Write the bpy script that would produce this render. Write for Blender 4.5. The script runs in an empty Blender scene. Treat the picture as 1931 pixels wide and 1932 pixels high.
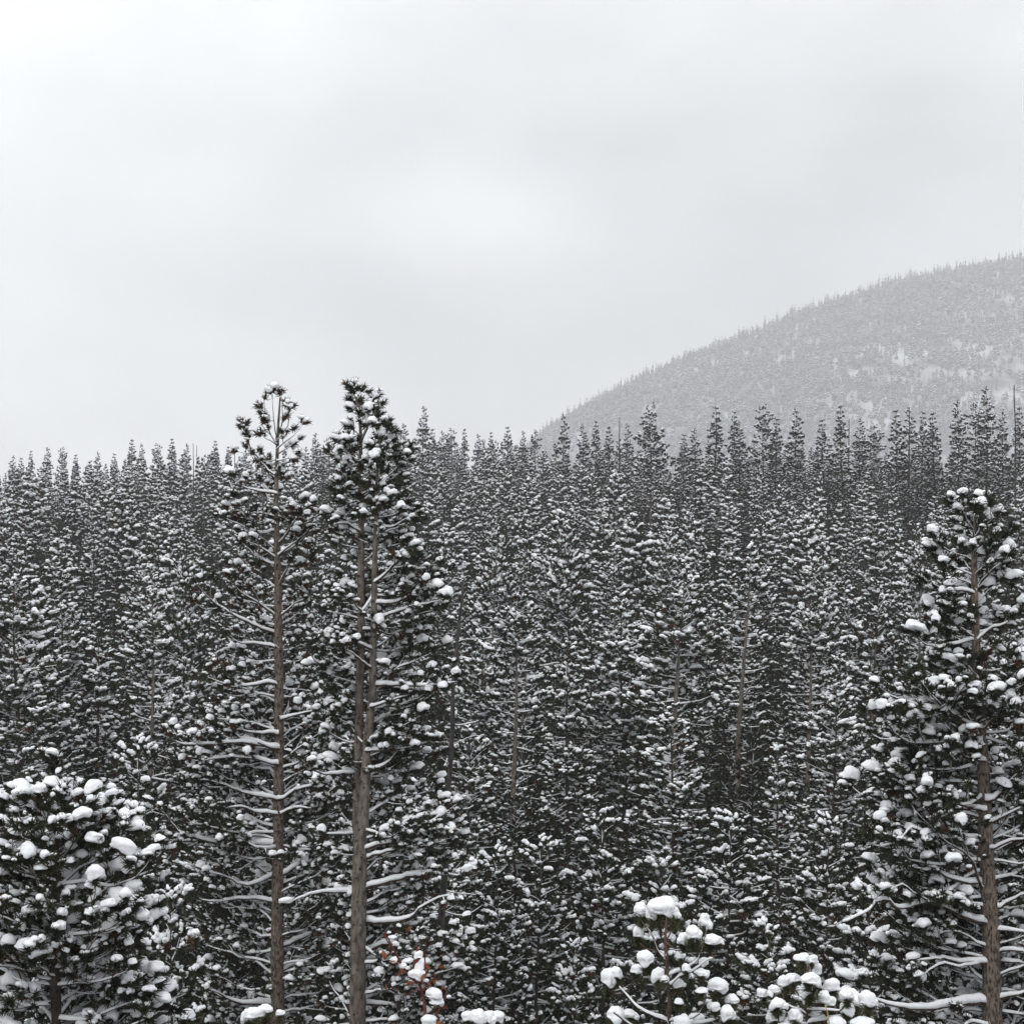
import bpy, math
import numpy as np

sc = bpy.context.scene
R = math.radians
# ------------------------------------------------------------------ camera
FOV = R(30.0)
cam_d = bpy.data.cameras.new("camera")
cam_d.sensor_fit = 'HORIZONTAL'
cam_d.sensor_width = 36.0
cam_d.lens = 18.0 / math.tan(FOV / 2)
cam_d.clip_start = 0.1
cam_d.clip_end = 20000
cam = bpy.data.objects.new("camera", cam_d)
sc.collection.objects.link(cam)
cam.location = (0, 0, 0)
cam.rotation_euler = (R(90), 0, 0)
sc.camera = cam
FPX = 1931.0 / (2 * math.tan(FOV / 2))     # focal length in pixels of a 1931 px wide view

# ------------------------------------------------------------------ world: overcast deck over a Nishita sky
SUN_EL, SUN_AZ = R(56), R(205)
world = bpy.data.worlds.new("World")
sc.world = world
world.use_nodes = True
nt = world.node_tree
N, L = nt.nodes, nt.links
N.clear()
out = N.new('ShaderNodeOutputWorld')
bg = N.new('ShaderNodeBackground')
bg.inputs['Strength'].default_value = 0.1
sky = N.new('ShaderNodeTexSky')
sky.sky_type = 'NISHITA'
sky.sun_disc = False
sky.sun_elevation = SUN_EL
sky.sun_rotation = SUN_AZ
tc = N.new('ShaderNodeTexCoord')
def mathn(op, a, b=None, c=None):
    m = N.new('ShaderNodeMath'); m.operation = op
    for i, v in enumerate((a, b, c)):
        if v is None: continue
        if isinstance(v, (int, float)): m.inputs[i].default_value = v
        else: L.new(v, m.inputs[i])
    return m.outputs[0]
mp = N.new('ShaderNodeMapping')
mp.inputs['Scale'].default_value = (1.0, 1.0, 1.9)
mp.inputs['Location'].default_value = (0.37, 0.0, 0.21)
L.new(tc.outputs['Generated'], mp.inputs['Vector'])
nz = N.new('ShaderNodeTexNoise')
nz.inputs['Scale'].default_value = 5.0
nz.inputs['Detail'].default_value = 3.0
nz.inputs['Roughness'].default_value = 0.45
L.new(mp.outputs['Vector'], nz.inputs['Vector'])
val = mathn('MULTIPLY', mathn('SUBTRACT', nz.outputs['Fac'], 0.5), 2.1)
def px_dir(X, Y):
    v = np.array([(X - 965.5) / FPX, 1.0, (966 - Y) / FPX]); return v / np.linalg.norm(v)
# broad grey bellies and thin bright places of the cloud deck in view (direction, size, amount)
for (X, Y, rad, amt) in ((640, 590, .075, -.60), (330, 590, .05, -.2), (980, 610, .07, -.34), (900, 180, .075, -.36), (1180, 300, .06, -.2), (1560, 340, .12, -.34), (1880, 330, .10, -.2),
                         (900, 410, .06, .28), (250, 790, .11, .55), (130, 300, .12, .22), (560, 760, .06, .35), (1500, 60, .10, .12)):
    d = px_dir(X, Y)
    dist = N.new('ShaderNodeVectorMath'); dist.operation = 'DISTANCE'
    sub = N.new('ShaderNodeVectorMath'); sub.operation = 'MULTIPLY'
    L.new(tc.outputs['Generated'], sub.inputs[0]); sub.inputs[1].default_value = (1, 1, 1.6)
    L.new(sub.outputs[0], dist.inputs[0]); dist.inputs[1].default_value = (d[0], d[1], d[2] * 1.6)
    mr = N.new('ShaderNodeMapRange'); mr.interpolation_type = 'SMOOTHERSTEP'
    L.new(dist.outputs['Value'], mr.inputs['Value'])
    mr.inputs['From Min'].default_value = 0.0; mr.inputs['From Max'].default_value = rad * 1.7
    mr.inputs['To Min'].default_value = amt; mr.inputs['To Max'].default_value = 0.0
    val = mathn('ADD', val, mr.outputs['Result'])
ramp = N.new('ShaderNodeMapRange')
L.new(val, ramp.inputs['Value'])
ramp.inputs['From Min'].default_value = -1.0; ramp.inputs['From Max'].default_value = 1.0
ramp.inputs['To Min'].default_value = 6.4; ramp.inputs['To Max'].default_value = 16.6
tint = N.new('ShaderNodeVectorMath'); tint.operation = 'MULTIPLY'
L.new(ramp.outputs['Result'], tint.inputs[0]); tint.inputs[1].default_value = (0.978, 0.998, 1.018)
mix = N.new('ShaderNodeMix'); mix.data_type = 'RGBA'
mix.inputs['Factor'].default_value = 0.96
L.new(sky.outputs['Color'], mix.inputs['A']); L.new(tint.outputs[0], mix.inputs['B'])
L.new(mix.outputs['Result'], bg.inputs['Color'])
L.new(bg.outputs['Background'], out.inputs['Surface'])

# ------------------------------------------------------------------ sun behind the clouds
sun_d = bpy.data.lights.new("sun", 'SUN')
sun_d.energy = 1.15
sun_d.angle = R(40)
sun_d.color = (1.0, 0.98, 0.95)
sun = bpy.data.objects.new("sun", sun_d)
sc.collection.objects.link(sun)
sun.rotation_euler = (R(90) - SUN_EL, 0, R(180) - SUN_AZ)

sc.view_settings.view_transform = 'Standard'
sc.view_settings.look = 'None'
sc.view_settings.exposure = 0.0
sc.view_settings.gamma = 1.0
cy = sc.cycles
cy.max_bounces = 4; cy.diffuse_bounces = 3; cy.glossy_bounces = 1; cy.transmission_bounces = 0
cy.volume_bounces = 1; cy.transparent_max_bounces = 2
cy.use_adaptive_sampling = True
cy.adaptive_threshold = 0.02

# ------------------------------------------------------------------ materials
def material(name, c0, c1, scale=6.0, rough=0.8, spec=0.2, bump=0.0, bscale=40.0, stretch=(1, 1, 1), vary=0.0, detail=4.0, lo=.35, hi=.65):
    m = bpy.data.materials.new(name); m.use_nodes = True
    n, l = m.node_tree.nodes, m.node_tree.links
    p = n['Principled BSDF']
    t = n.new('ShaderNodeTexCoord'); mpg = n.new('ShaderNodeMapping')
    mpg.inputs['Scale'].default_value = stretch
    l.new(t.outputs['Object'], mpg.inputs['Vector'])
    a = n.new('ShaderNodeTexNoise'); a.inputs['Scale'].default_value = scale; a.inputs['Detail'].default_value = detail
    l.new(mpg.outputs['Vector'], a.inputs['Vector'])
    cr = n.new('ShaderNodeValToRGB')
    cr.color_ramp.elements[0].position = lo; cr.color_ramp.elements[0].color = (*c0, 1)
    cr.color_ramp.elements[1].position = hi; cr.color_ramp.elements[1].color = (*c1, 1)
    l.new(a.outputs['Fac'], cr.inputs['Fac'])
    col = cr.outputs['Color']
    if vary:
        oi = n.new('ShaderNodeObjectInfo'); hs = n.new('ShaderNodeHueSaturation')
        mr = n.new('ShaderNodeMapRange'); l.new(oi.outputs['Random'], mr.inputs['Value'])
        mr.inputs['To Min'].default_value = 1 - vary; mr.inputs['To Max'].default_value = 1 + vary
        l.new(mr.outputs['Result'], hs.inputs['Value']); l.new(col, hs.inputs['Color']); col = hs.outputs['Color']
    l.new(col, p.inputs['Base Color'])
    p.inputs['Roughness'].default_value = rough
    p.inputs['Specular IOR Level'].default_value = spec
    if bump:
        b = n.new('ShaderNodeTexNoise'); b.inputs['Scale'].default_value = bscale; b.inputs['Detail'].default_value = 4
        l.new(mpg.outputs['Vector'], b.inputs['Vector'])
        bp = n.new('ShaderNodeBump'); bp.inputs['Strength'].default_value = bump; bp.inputs['Distance'].default_value = 0.02
        l.new(b.outputs['Fac'], bp.inputs['Height']); l.new(bp.outputs['Normal'], p.inputs['Normal'])
    return m
M_SNOW = material("snow", (.80, .82, .85), (.88, .89, .90), 9, .85, .15, .6, 34)
M_NEEDLE = material("needles", (.014, .017, .011), (.050, .052, .030), 5, .7, .2, vary=.25)
M_YOUNG = material("young_needles", (.035, .038, .020), (.12, .115, .060), 9, .7, .2)
M_BROWN = material("dry_needles", (.040, .022, .015), (.11, .060, .038), 7, .8, .1)
M_BARK = material("bark", (.05, .040, .034), (.215, .172, .142), 38, .9, .1, 1.0, 60, (1, 1, .3), lo=.36, hi=.58, detail=8)
M_BARKG = material("grey_bark", (.075, .062, .054), (.21, .18, .155), 16, .9, .1, .9, 50, (1, 1, .35), lo=.33, hi=.62)
M_BARKD = material("dark_bark", (.03, .024, .02), (.085, .066, .054), 14, .9, .1, .6, 50, (1, 1, .4), vary=.3)
M_TWIG = material("twig_bark", (.045, .030, .024), (.13, .092, .072), 20, .9, .1, .5, 60)
M_DEAD = material("dead_wood", (.035, .032, .032), (.10, .092, .088), 14, .9, .1, .6, 40, (1, 1, .3))
M_RED = material("red_twig", (.07, .022, .016), (.16, .06, .045), 30, .7, .2)
M_RUST = material("rust_leaf", (.10, .030, .016), (.24, .085, .042), 30, .7, .2)
M_STRAW = material("straw", (.45, .33, .10), (.60, .46, .18), 30, .7, .2)
M_GROUND = material("snowy_ground", (.06, .055, .05), (.70, .72, .74), 1.1, .9, .1, .6, 3, detail=8, lo=.46, hi=.70)
M_HILL = material("brushy_slope", (.15, .14, .14), (.70, .72, .75), .018, .95, .05, .5, 1, detail=8, lo=.40, hi=.68)

# ------------------------------------------------------------------ mesh helpers
def build(name, parts, parent=None, loc=None, smooth=True):
    """parts: list of (verts Nx3, tris Mx3, material); one mesh object"""
    mats, vs, ts, mi, off = [], [], [], [], 0
    for v, t, m in parts:
        if len(t) == 0: continue
        if m not in mats: mats.append(m)
        vs.append(v); ts.append(t + off); mi.append(np.full(len(t), mats.index(m), np.int32)); off += len(v)
    me = bpy.data.meshes.new(name)
    if vs:
        V = np.concatenate(vs).astype(np.float32); T = np.concatenate(ts).astype(np.int32); MI = np.concatenate(mi)
        if loc is not None: V = V - np.asarray(loc, np.float32)
        me.vertices.add(len(V)); me.vertices.foreach_set('co', V.ravel())
        me.loops.add(T.size); me.loops.foreach_set('vertex_index', T.ravel())
        me.polygons.add(len(T)); me.polygons.foreach_set('loop_start', np.arange(0, T.size, 3, dtype=np.int32))
        me.polygons.foreach_set('material_index', MI)
        me.polygons.foreach_set('use_smooth', np.full(len(T), smooth))
        for m in mats: me.materials.append(m)
        me.update(calc_edges=True)
    o = bpy.data.objects.new(name, me)
    sc.collection.objects.link(o)
    if parent is not None: o.parent = parent
    return o
def empty(name, loc, label=None, cat=None, group=None):
    o = bpy.data.objects.new(name, None); sc.collection.objects.link(o)
    o.location = loc; o.empty_display_size = 0.3
    tag(o, label, cat, group)
    return o
def tag(o, label=None, cat=None, group=None, kind=None):
    for k, v in (('label', label), ('category', cat), ('group', group), ('kind', kind)):
        if v: o[k] = v
    return o
def unit(v):
    v = np.asarray(v, float); return v / (np.linalg.norm(v, axis=-1, keepdims=True) + 1e-9)
def ring_tris(n, k):
    i = np.arange(n - 1)[:, None] * k; j = np.arange(k)[None, :]; jn = (j + 1) % k
    a, b, c, d = i + j, i + jn, i + k + jn, i + k + j
    return np.concatenate([np.stack([a, b, c], -1).reshape(-1, 3), np.stack([a, c, d], -1).reshape(-1, 3)])
def frames(P):
    T = np.gradient(P, axis=0); T = unit(T)
    ref = np.where(np.abs(T[:, 2:3]) > .9, np.array([[1., 0, 0]]), np.array([[0., 0, 1]]))
    if np.abs(T[:, 2]).mean() > .8: ref = np.array([[1., 0, 0]]) + 0 * T
    S = unit(np.cross(T, ref)); U = np.cross(S, T)
    return T, S, U
def tube(P, r, k=5, rough=0.0, rng=None):
    P = np.asarray(P, float); r = np.asarray(r, float)
    T, S, U = frames(P)
    a = np.linspace(0, 2 * math.pi, k, endpoint=False)
    rr = r[:, None] * np.ones((1, k))
    if rough: rr = rr * (1 + rng.normal(0, rough, rr.shape))
    V = P[:, None, :] + rr[..., None] * (np.cos(a)[None, :, None] * S[:, None, :] + np.sin(a)[None, :, None] * U[:, None, :])
    tr = ring_tris(len(P), k)
    tip = len(P) * k
    V = np.concatenate([V.reshape(-1, 3), P[-1:] + T[-1:] * r[-1]])
    j = np.arange(k); cap = np.stack([tip - k + j, tip - k + (j + 1) % k, np.full(k, tip)], -1)
    return V, np.concatenate([tr, cap])
def snow_strip(P, r, rng, depth=1.0, k=5):
    """snow lying along the upper side of a branch: a closed lens section, thin where the branch is steep"""
    P = np.asarray(P, float); r = np.asarray(r, float)
    T, S, U = frames(P)
    flat = np.clip(1.15 - np.abs(T[:, 2]) * 1.1, 0.05, 1)
    nn = len(P); w = np.convolve(np.pad(rng.uniform(.45, 1.35, nn), 1, mode='edge'), [.25, .5, .25], 'valid')
    th = (r * 0.9 + 0.010) * depth * flat * w
    th[-1] *= .3
    hw = r * 1.0 + .007 * depth * w * flat
    a = np.linspace(0, math.pi, k)
    top = np.sin(a) ** .8
    Sx = np.stack([S[:, 0], S[:, 1], np.zeros(nn)], -1); Sx = unit(Sx)
    up = np.array([0, 0, 1.0])
    V = P[:, None, :] + (np.cos(a)[None, :, None] * hw[:, None, None]) * Sx[:, None, :] \
        + (r[:, None] * np.sin(a)[None, :] * .8 + th[:, None] * top[None, :])[..., None] * up
    V = np.concatenate([V, (P - up * r[:, None] * .1)[:, None, :]], 1)
    return V.reshape(-1, 3), ring_tris(nn, k + 1)
def sticks(P0, P1, r0, r1, k=3):
    P0 = np.asarray(P0, float).reshape(-1, 3); P1 = np.asarray(P1, float).reshape(-1, 3); n = len(P0)
    if n == 0: return np.zeros((0, 3)), np.zeros((0, 3), int)
    T = unit(P1 - P0); ref = np.where(np.abs(T[:, 2:3]) > .9, np.array([[1., 0, 0]]), np.array([[0., 0, 1]]))
    S = unit(np.cross(T, ref)); U = np.cross(S, T)
    a = np.linspace(0, 2 * math.pi, k, endpoint=False)
    d = np.cos(a)[None, :, None] * S[:, None] + np.sin(a)[None, :, None] * U[:, None]
    V = np.concatenate([P0[:, None] + d * np.reshape(r0, (-1, 1, 1)), P1[:, None] + d * np.reshape(r1, (-1, 1, 1))], 1)
    base = ring_tris(2, k); tr = (np.arange(n)[:, None, None] * 2 * k + base[None]).reshape(-1, 3)
    return V.reshape(-1, 3), tr
def place(tv, tt, mats, pos):
    n = len(pos)
    if n == 0: return np.zeros((0, 3)), np.zeros((0, 3), int)
    V = np.einsum('nij,vj->nvi', mats, tv) + pos[:, None, :]
    T = (np.arange(n)[:, None, None] * len(tv) + tt[None]).reshape(-1, 3)
    return V.reshape(-1, 3), T
def ico(sub):
    g = (1 + 5 ** .5) / 2
    v = [(-1, g, 0), (1, g, 0), (-1, -g, 0), (1, -g, 0), (0, -1, g), (0, 1, g), (0, -1, -g), (0, 1, -g), (g, 0, -1), (g, 0, 1), (-g, 0, -1), (-g, 0, 1)]
    f = [(0, 11, 5), (0, 5, 1), (0, 1, 7), (0, 7, 10), (0, 10, 11), (1, 5, 9), (5, 11, 4), (11, 10, 2), (10, 7, 6), (7, 1, 8), (3, 9, 4), (3, 4, 2), (3, 2, 6), (3, 6, 8), (3, 8, 9), (4, 9, 5), (2, 4, 11), (6, 2, 10), (8, 6, 7), (9, 8, 1)]
    v = [tuple(unit(np.array(p))) for p in v]
    for _ in range(sub):
        c, nf = {}, []
        def midp(a, b):
            k = (min(a, b), max(a, b))
            if k not in c:
                v.append(tuple(unit(np.array(v[a]) + np.array(v[b])))); c[k] = len(v) - 1
            return c[k]
        for a, b, d in f:
            x, y, z = midp(a, b), midp(b, d), midp(d, a)
            nf += [(a, x, z), (b, y, x), (d, z, y), (x, y, z)]
        f = nf
    return np.array(v, float), np.array(f, int)
def cap_templates(sub, n, seed, under=.34):
    """snow dollops: lumpy domes with a ragged, partly hanging underside; unit radius"""
    rng = np.random.default_rng(seed); v0, f = ico(sub); res = []
    for _ in range(n):
        v = v0.copy(); disp = np.ones(len(v))
        for _ in range(5):
            d = unit(rng.normal(size=3)); disp += rng.uniform(-.16, .24) * np.exp(-((1 - v0 @ d) / .35) ** 2 * 1.2)
        for fr in (3.1, 5.7):
            ph = rng.uniform(0, 6, 3); disp += .05 * np.sin(v0[:, 0] * fr + ph[0]) * np.sin(v0[:, 1] * fr + ph[1]) + .04 * np.sin(v0[:, 2] * fr * 1.3 + ph[2])
        if sub >= 2:
            for _ in range(10 if sub == 3 else 6):
                d = unit(rng.normal(size=3)); disp += rng.uniform(-.26, .16) * np.exp(-((1 - v0 @ d) / .07) ** 2)
            for fr in (9., 15.):
                ph = rng.uniform(0, 6, 3); disp += .028 * np.sin(v0[:, 0] * fr + ph[0]) * np.sin(v0[:, 1] * fr + ph[1]) * np.sin(v0[:, 2] * fr + ph[2])
        v = v * disp[:, None]
        low = v0[:, 2] < 0
        drop = np.full(len(v), under)
        for _ in range(3):
            az = rng.uniform(0, 6.28); d = np.array([math.cos(az), math.sin(az), -.35]); d = unit(d)
            drop += rng.uniform(.2, .75) * np.exp(-((1 - v0 @ d) / .18) ** 2)
        v[low, 2] *= drop[low]
        v[:, 0] *= rng.uniform(.85, 1.2); v[:, 2] *= rng.uniform(.8, 1.1)
        res.append((v, f))
    return res
def cluster_templates(sub, n, seed, lumps, under=.4):
    """snow lodged along a tuft: a few small lumps run together in a crooked row"""
    rng = np.random.default_rng(seed + 50); base = cap_templates(sub, 6, seed, under); res = []
    for _ in range(n):
        V, T, off = [], [], 0; p = np.array([-.75, 0, 0.]); 
        for i in range(lumps):
            v, f = base[rng.integers(6)]; k = rng.uniform(.42, .82) if i != lumps // 2 else rng.uniform(.7, .95)
            a = rng.uniform(0, 6.28); c, s_ = math.cos(a), math.sin(a)
            V.append((v @ np.array([[c, s_, 0], [-s_, c, 0], [0, 0, 1.]])) * k + p); T.append(f + off); off += len(v)
            p = p + np.array([rng.uniform(.45, .95) * 2 / lumps * 1.3, rng.uniform(-.5, .5), rng.uniform(-.35, .35)])
        res.append((np.concatenate(V), np.concatenate(T)))
    return res
def tuft_templates(nb, w, n, seed, length=1.0):
    """bottle-brush of single-triangle needle bundles round +Z; unit reach"""
    rng = np.random.default_rng(seed); res = []
    for _ in range(n):
        az = rng.uniform(0, 6.283, nb); al = np.radians(rng.uniform(15, 100, nb)); s = rng.uniform(-.55, .35, nb); ln = rng.uniform(.65, 1.05, nb) * length
        d = np.stack([np.sin(al) * np.cos(az), np.sin(al) * np.sin(az), np.cos(al)], -1)
        b = np.stack([0 * s, 0 * s, s], -1)
        side = unit(np.cross(d, rng.normal(size=(nb, 3))))
        V = np.stack([b - side * w, b + side * w, b + d * ln[:, None]], 1).reshape(-1, 3)
        res.append((V, np.arange(nb * 3).reshape(-1, 3)))
    return res
def rot_to(D, spin):
    D = unit(D); ref = np.where(np.abs(D[:, 2:3]) > .9, np.array([[1., 0, 0]]), np.array([[0., 0, 1]]))
    X = unit(np.cross(ref, D)); Y = np.cross(D, X)
    c, s = np.cos(spin)[:, None], np.sin(spin)[:, None]
    return np.stack([X * c + Y * s, -X * s + Y * c, D], -1)

class Lod:
    def __init__(s, seed, blades, bw, capsub, ncap, sides, tuft, cap, step, sub_step, tip_step, snow_k, levels=2, lumps=1):
        s.tufts = tuft_templates(blades, bw, 6, seed); s.caps = cap_templates(capsub, ncap, seed + 1, .42 if capsub == 3 else .4) if lumps < 2 else cluster_templates(capsub, ncap, seed + 1, lumps)
        if capsub == 2: s.caps = s.caps + [(v * .62, f) for v, f in cluster_templates(1, ncap, seed + 2, 3)]
        s.sides, s.tuft, s.cap, s.step, s.sub_step, s.tip_step, s.snow_k, s.levels = sides, tuft, cap, step, sub_step, tip_step, snow_k, levels
HERO = Lod(11, 44, .085, 2, 10, 5, .128, .066, .14, .155, .112, 5)
NEAR = Lod(12, 110, .036, 3, 10, 8, .105, .10, .10, .16, .12, 7)
MID = Lod(13, 18, .19, 0, 14, 3, .165, .064, .30, .23, .165, 3, lumps=3)
FAR = Lod(14, 12, .26, 0, 10, 3, .27, .122, .45, .45, .33, 3, levels=1, lumps=2)

def dirv(az, el):
    return np.array([math.cos(az) * math.cos(el), math.sin(az) * math.cos(el), math.sin(el)])
def walk(rng, p, az, el, tip_el, Ln, step, wob):
    n = max(3, int(round(Ln / step))); st = Ln / n; P = [np.array(p, float)]; da = 0.0; de = 0.0
    for i in range(n):
        t = (i + .5) / n
        da = da * .75 + rng.normal(0, wob); de = de * .6 + rng.normal(0, wob * .7)
        P.append(P[-1] + dirv(az + da, el + (tip_el - el) * t ** 2 + de) * st)
    return np.array(P)
def resample(P, step):
    """Catmull-Rom through hand-set points"""
    P = np.asarray(P, float); Q = np.concatenate([2 * P[:1] - P[1:2], P, 2 * P[-1:] - P[-2:-1]]); o = []
    for i in range(1, len(Q) - 2):
        n = max(2, int(np.linalg.norm(Q[i + 1] - Q[i]) / step))
        for t in np.linspace(0, 1, n, endpoint=False):
            a, b, c, d = Q[i - 1], Q[i], Q[i + 1], Q[i + 2]
            o.append(.5 * (2 * b + (c - a) * t + (2 * a - 5 * b + 4 * c - d) * t * t + (3 * b - a - 3 * c + d) * t ** 3))
    o.append(P[-1]); return np.array(o)
def foliate(rng, P, r0, lod, bare=.25, dens=1.0, tip_el=R(35), lines=None, tips=None, spread=1.0):
    """side shoots and tufts along a branch polyline"""
    lines = [] if lines is None else lines; tips = [] if tips is None else tips
    n = len(P); seg = np.linalg.norm(np.diff(P, axis=0), axis=1); Ln = seg.sum(); cum = np.concatenate([[0], np.cumsum(seg)])
    rad = np.maximum(r0 * (1 - cum / Ln) ** .8, .004) * (1 + 0 * cum)
    lines.append((P, rad))
    def at(s):
        i = min(max(np.searchsorted(cum, s) - 1, 0), n - 2); f = (s - cum[i]) / (seg[i] + 1e-9)
        return P[i] * (1 - f) + P[i + 1] * f, unit(P[i + 1] - P[i]), rad[i]
    tips.append((P[-1], unit(P[-1] - P[-2]), 1.05))
    s = bare * Ln + rng.uniform(0, lod.sub_step); side = rng.choice((-1, 1))
    while s < Ln * .97:
        p, t, rr = at(s); u = 1 - s / Ln
        az = math.atan2(t[1], t[0]); el = math.asin(max(-1, min(1, t[2])))
        saz = az + side * R(rng.uniform(32, 72)); sel = el * .5 + R(rng.uniform(-28, 48))
        sl = (min(.16 + .52 * Ln * u ** .8, .95) if lod.levels > 1 else .14 + .3 * Ln * u) * rng.uniform(.55, 1.15) * spread
        Q = walk(rng, p, saz, sel, max(sel, tip_el), sl, max(lod.step * .9, .1), .16)
        lines.append((Q, np.linspace(max(rr * .55, .006), .004, len(Q))))
        tips.append((Q[-1], unit(Q[-1] - Q[-2]), 1.0))
        m = int(sl / lod.tip_step); sd = 1
        for i in range(m):
            f = (i + .55 + rng.uniform(-.2, .2)) / (m + .4)
            k = min(int(f * (len(Q) - 1)), len(Q) - 2); b = Q[k] + (Q[k + 1] - Q[k]) * (f * (len(Q) - 1) - k)
            q = unit(Q[k + 1] - Q[k]); a2 = math.atan2(q[1], q[0]) + sd * R(rng.uniform(25, 75)); sd = -sd
            d = dirv(a2, math.asin(max(-1, min(1, q[2]))) + R(rng.uniform(-30, 60)))
            e = b + d * rng.uniform(.07, .17) * spread
            lines.append((np.array([b, e]), np.array([.005, .004])))
            tips.append((e, d, rng.uniform(.62, .95)))
        s += lod.sub_step * rng.uniform(.7, 1.35) / dens; side = -side
    return lines, tips

def mesh_parts(rng, lines, tips, lod, bark, snow_p=.85, brown=0.0, cap=1.0, strip=1.0, tuft=1.0):
    """-> bark parts, needle parts, snow parts"""
    B, S = [], []
    two = [l for l in lines if len(l[0]) == 2]; rest = [l for l in lines if len(l[0]) > 2]
    if two:
        v, t = sticks([l[0][0] for l in two], [l[0][1] for l in two], [l[1][0] for l in two], [l[1][1] for l in two]); B.append((v, t, M_TWIG))
    for P, r in rest:
        v, t = tube(P, r, lod.sides if r[0] > .015 else 3); B.append((v, t, bark))
        if strip > 0 and (r[0] > .02 or (lod.levels > 1 and r[0] > .0075)):
            v, t = snow_strip(P, r, rng, strip * (1 if r[0] > .014 else .6), lod.snow_k if r[0] > .012 else 3); S.append((v, t, M_SNOW))
    pos = np.array([t[0] for t in tips]); D = np.array([t[1] for t in tips]); sz = np.array([t[2] for t in tips])
    n = len(pos); which = rng.integers(0, len(lod.tufts), n); isb = rng.random(n) < brown
    Rm = rot_to(D, rng.uniform(0, 6.28, n)) * (sz * lod.tuft * tuft * rng.uniform(.85, 1.15, n))[:, None, None]
    Nn = []
    for k in range(len(lod.tufts)):
        for bflag, mat in ((False, M_NEEDLE), (True, M_BROWN)):
            ix = (which == k) & (isb == bflag)
            if ix.any():
                v, t = place(*lod.tufts[k], Rm[ix], pos[ix]); Nn.append((v, t, mat))
    keep = np.where(rng.random(n) < np.asarray(snow_p) * np.clip(sz * 1.1 - .1, .5, 1))[0]
    cap = np.broadcast_to(np.asarray(cap, float), n)[keep]
    wh = rng.integers(0, len(lod.caps), len(keep))
    h = unit(D[keep] * np.array([1, 1, .15])); h[:, 2] = 0; h = unit(h + 1e-6)
    x = np.stack([h[:, 0], h[:, 1], np.clip(D[keep][:, 2], -.2, .6) * .6], -1); x = unit(x)
    y = unit(np.cross(np.array([[0, 0, 1.]]), x)); z = np.cross(x, y)
    s = sz[keep] ** 1.15 * lod.cap * cap * np.clip(rng.lognormal(-.06, .33, len(keep)), .4, 1.35)
    A = np.stack([x * (s * rng.uniform(.9, 1.3, len(keep)))[:, None], y * (s * rng.uniform(.8, 1.1, len(keep)))[:, None], z * (s * rng.uniform(.7, 1.05, len(keep)))[:, None]], -1)
    cp = pos[keep] + np.array([0, 0, 1.]) * (s * .3 + sz[keep] * lod.tuft * (.22 if lod is HERO else .45))[:, None]
    for k in range(len(lod.caps)):
        ix = wh == k
        if ix.any():
            v, t = place(*lod.caps[k], A[ix], cp[ix]); S.append((v, t, M_SNOW))
    return B, Nn, S

# ------------------------------------------------------------------ terrain
PY = np.array([-60, -10, 0, 5, 12, 20, 26, 36, 50, 65, 85, 120, 180, 250, 290, 330, 420, 700, 1200, 5000])
PZ = np.array([-1.5, -1.6, -1.75, -2.6, -4.9, -7.2, -8.8, -11.2, -14.4, -16.6, -16.8, -13.6, -8.6, -3.6, -1.8, -2.5, -10, -34, -50, -50])
_yy = np.arange(-60, 5000, 1.0); _zz = np.interp(_yy, PY, PZ); _k = np.hanning(15); _k /= _k.sum()
_zz = np.convolve(np.pad(_zz, 7, mode='edge'), _k, 'valid')
def g(x, y):
    x = np.asarray(x, float); y = np.asarray(y, float)
    s = np.clip((y - 60) / 200, 0, 1); s = s * s * (3 - 2 * s)
    f = np.clip((600 - y) / 250, 0, 1)
    return np.interp(y, _yy, _zz) + .036 * np.clip(x, -150, 150) * s * f + .25 * np.sin(x * .31 + 1) * np.sin(y * .23) + .12 * np.sin(x * .9 + y * .4)
def grid_mesh(name, xs, ys, zf, mat):
    X, Y = np.meshgrid(xs, ys); Z = zf(X, Y); V = np.stack([X, Y, Z], -1).reshape(-1, 3)
    nx, ny = len(xs), len(ys); i = (np.arange(ny - 1)[:, None] * nx + np.arange(nx - 1)[None, :]).ravel()
    T = np.concatenate([np.stack([i, i + 1, i + nx + 1], -1), np.stack([i, i + nx + 1, i + nx], -1)])
    return build(name, [(V, T, mat)])
def spaced(lim0, lim1, c, fine, n):
    u = np.linspace(-1, 1, n); w = np.sign(u) * (np.exp(np.abs(u) * 5) - 1) / (math.exp(5) - 1)
    return np.where(w < 0, c - (c - lim0) * -w, c + (lim1 - c) * w)
XLIM, YLIM = (-1600, 2700), (-50, 4600)
gx = spaced(XLIM[0], XLIM[1], 0, 1, 181); gy = np.concatenate([np.arange(YLIM[0], 340, 2.5), np.linspace(340, YLIM[1], 60)])
tag(grid_mesh('ground', gx, gy, g, M_GROUND), kind='structure')

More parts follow.
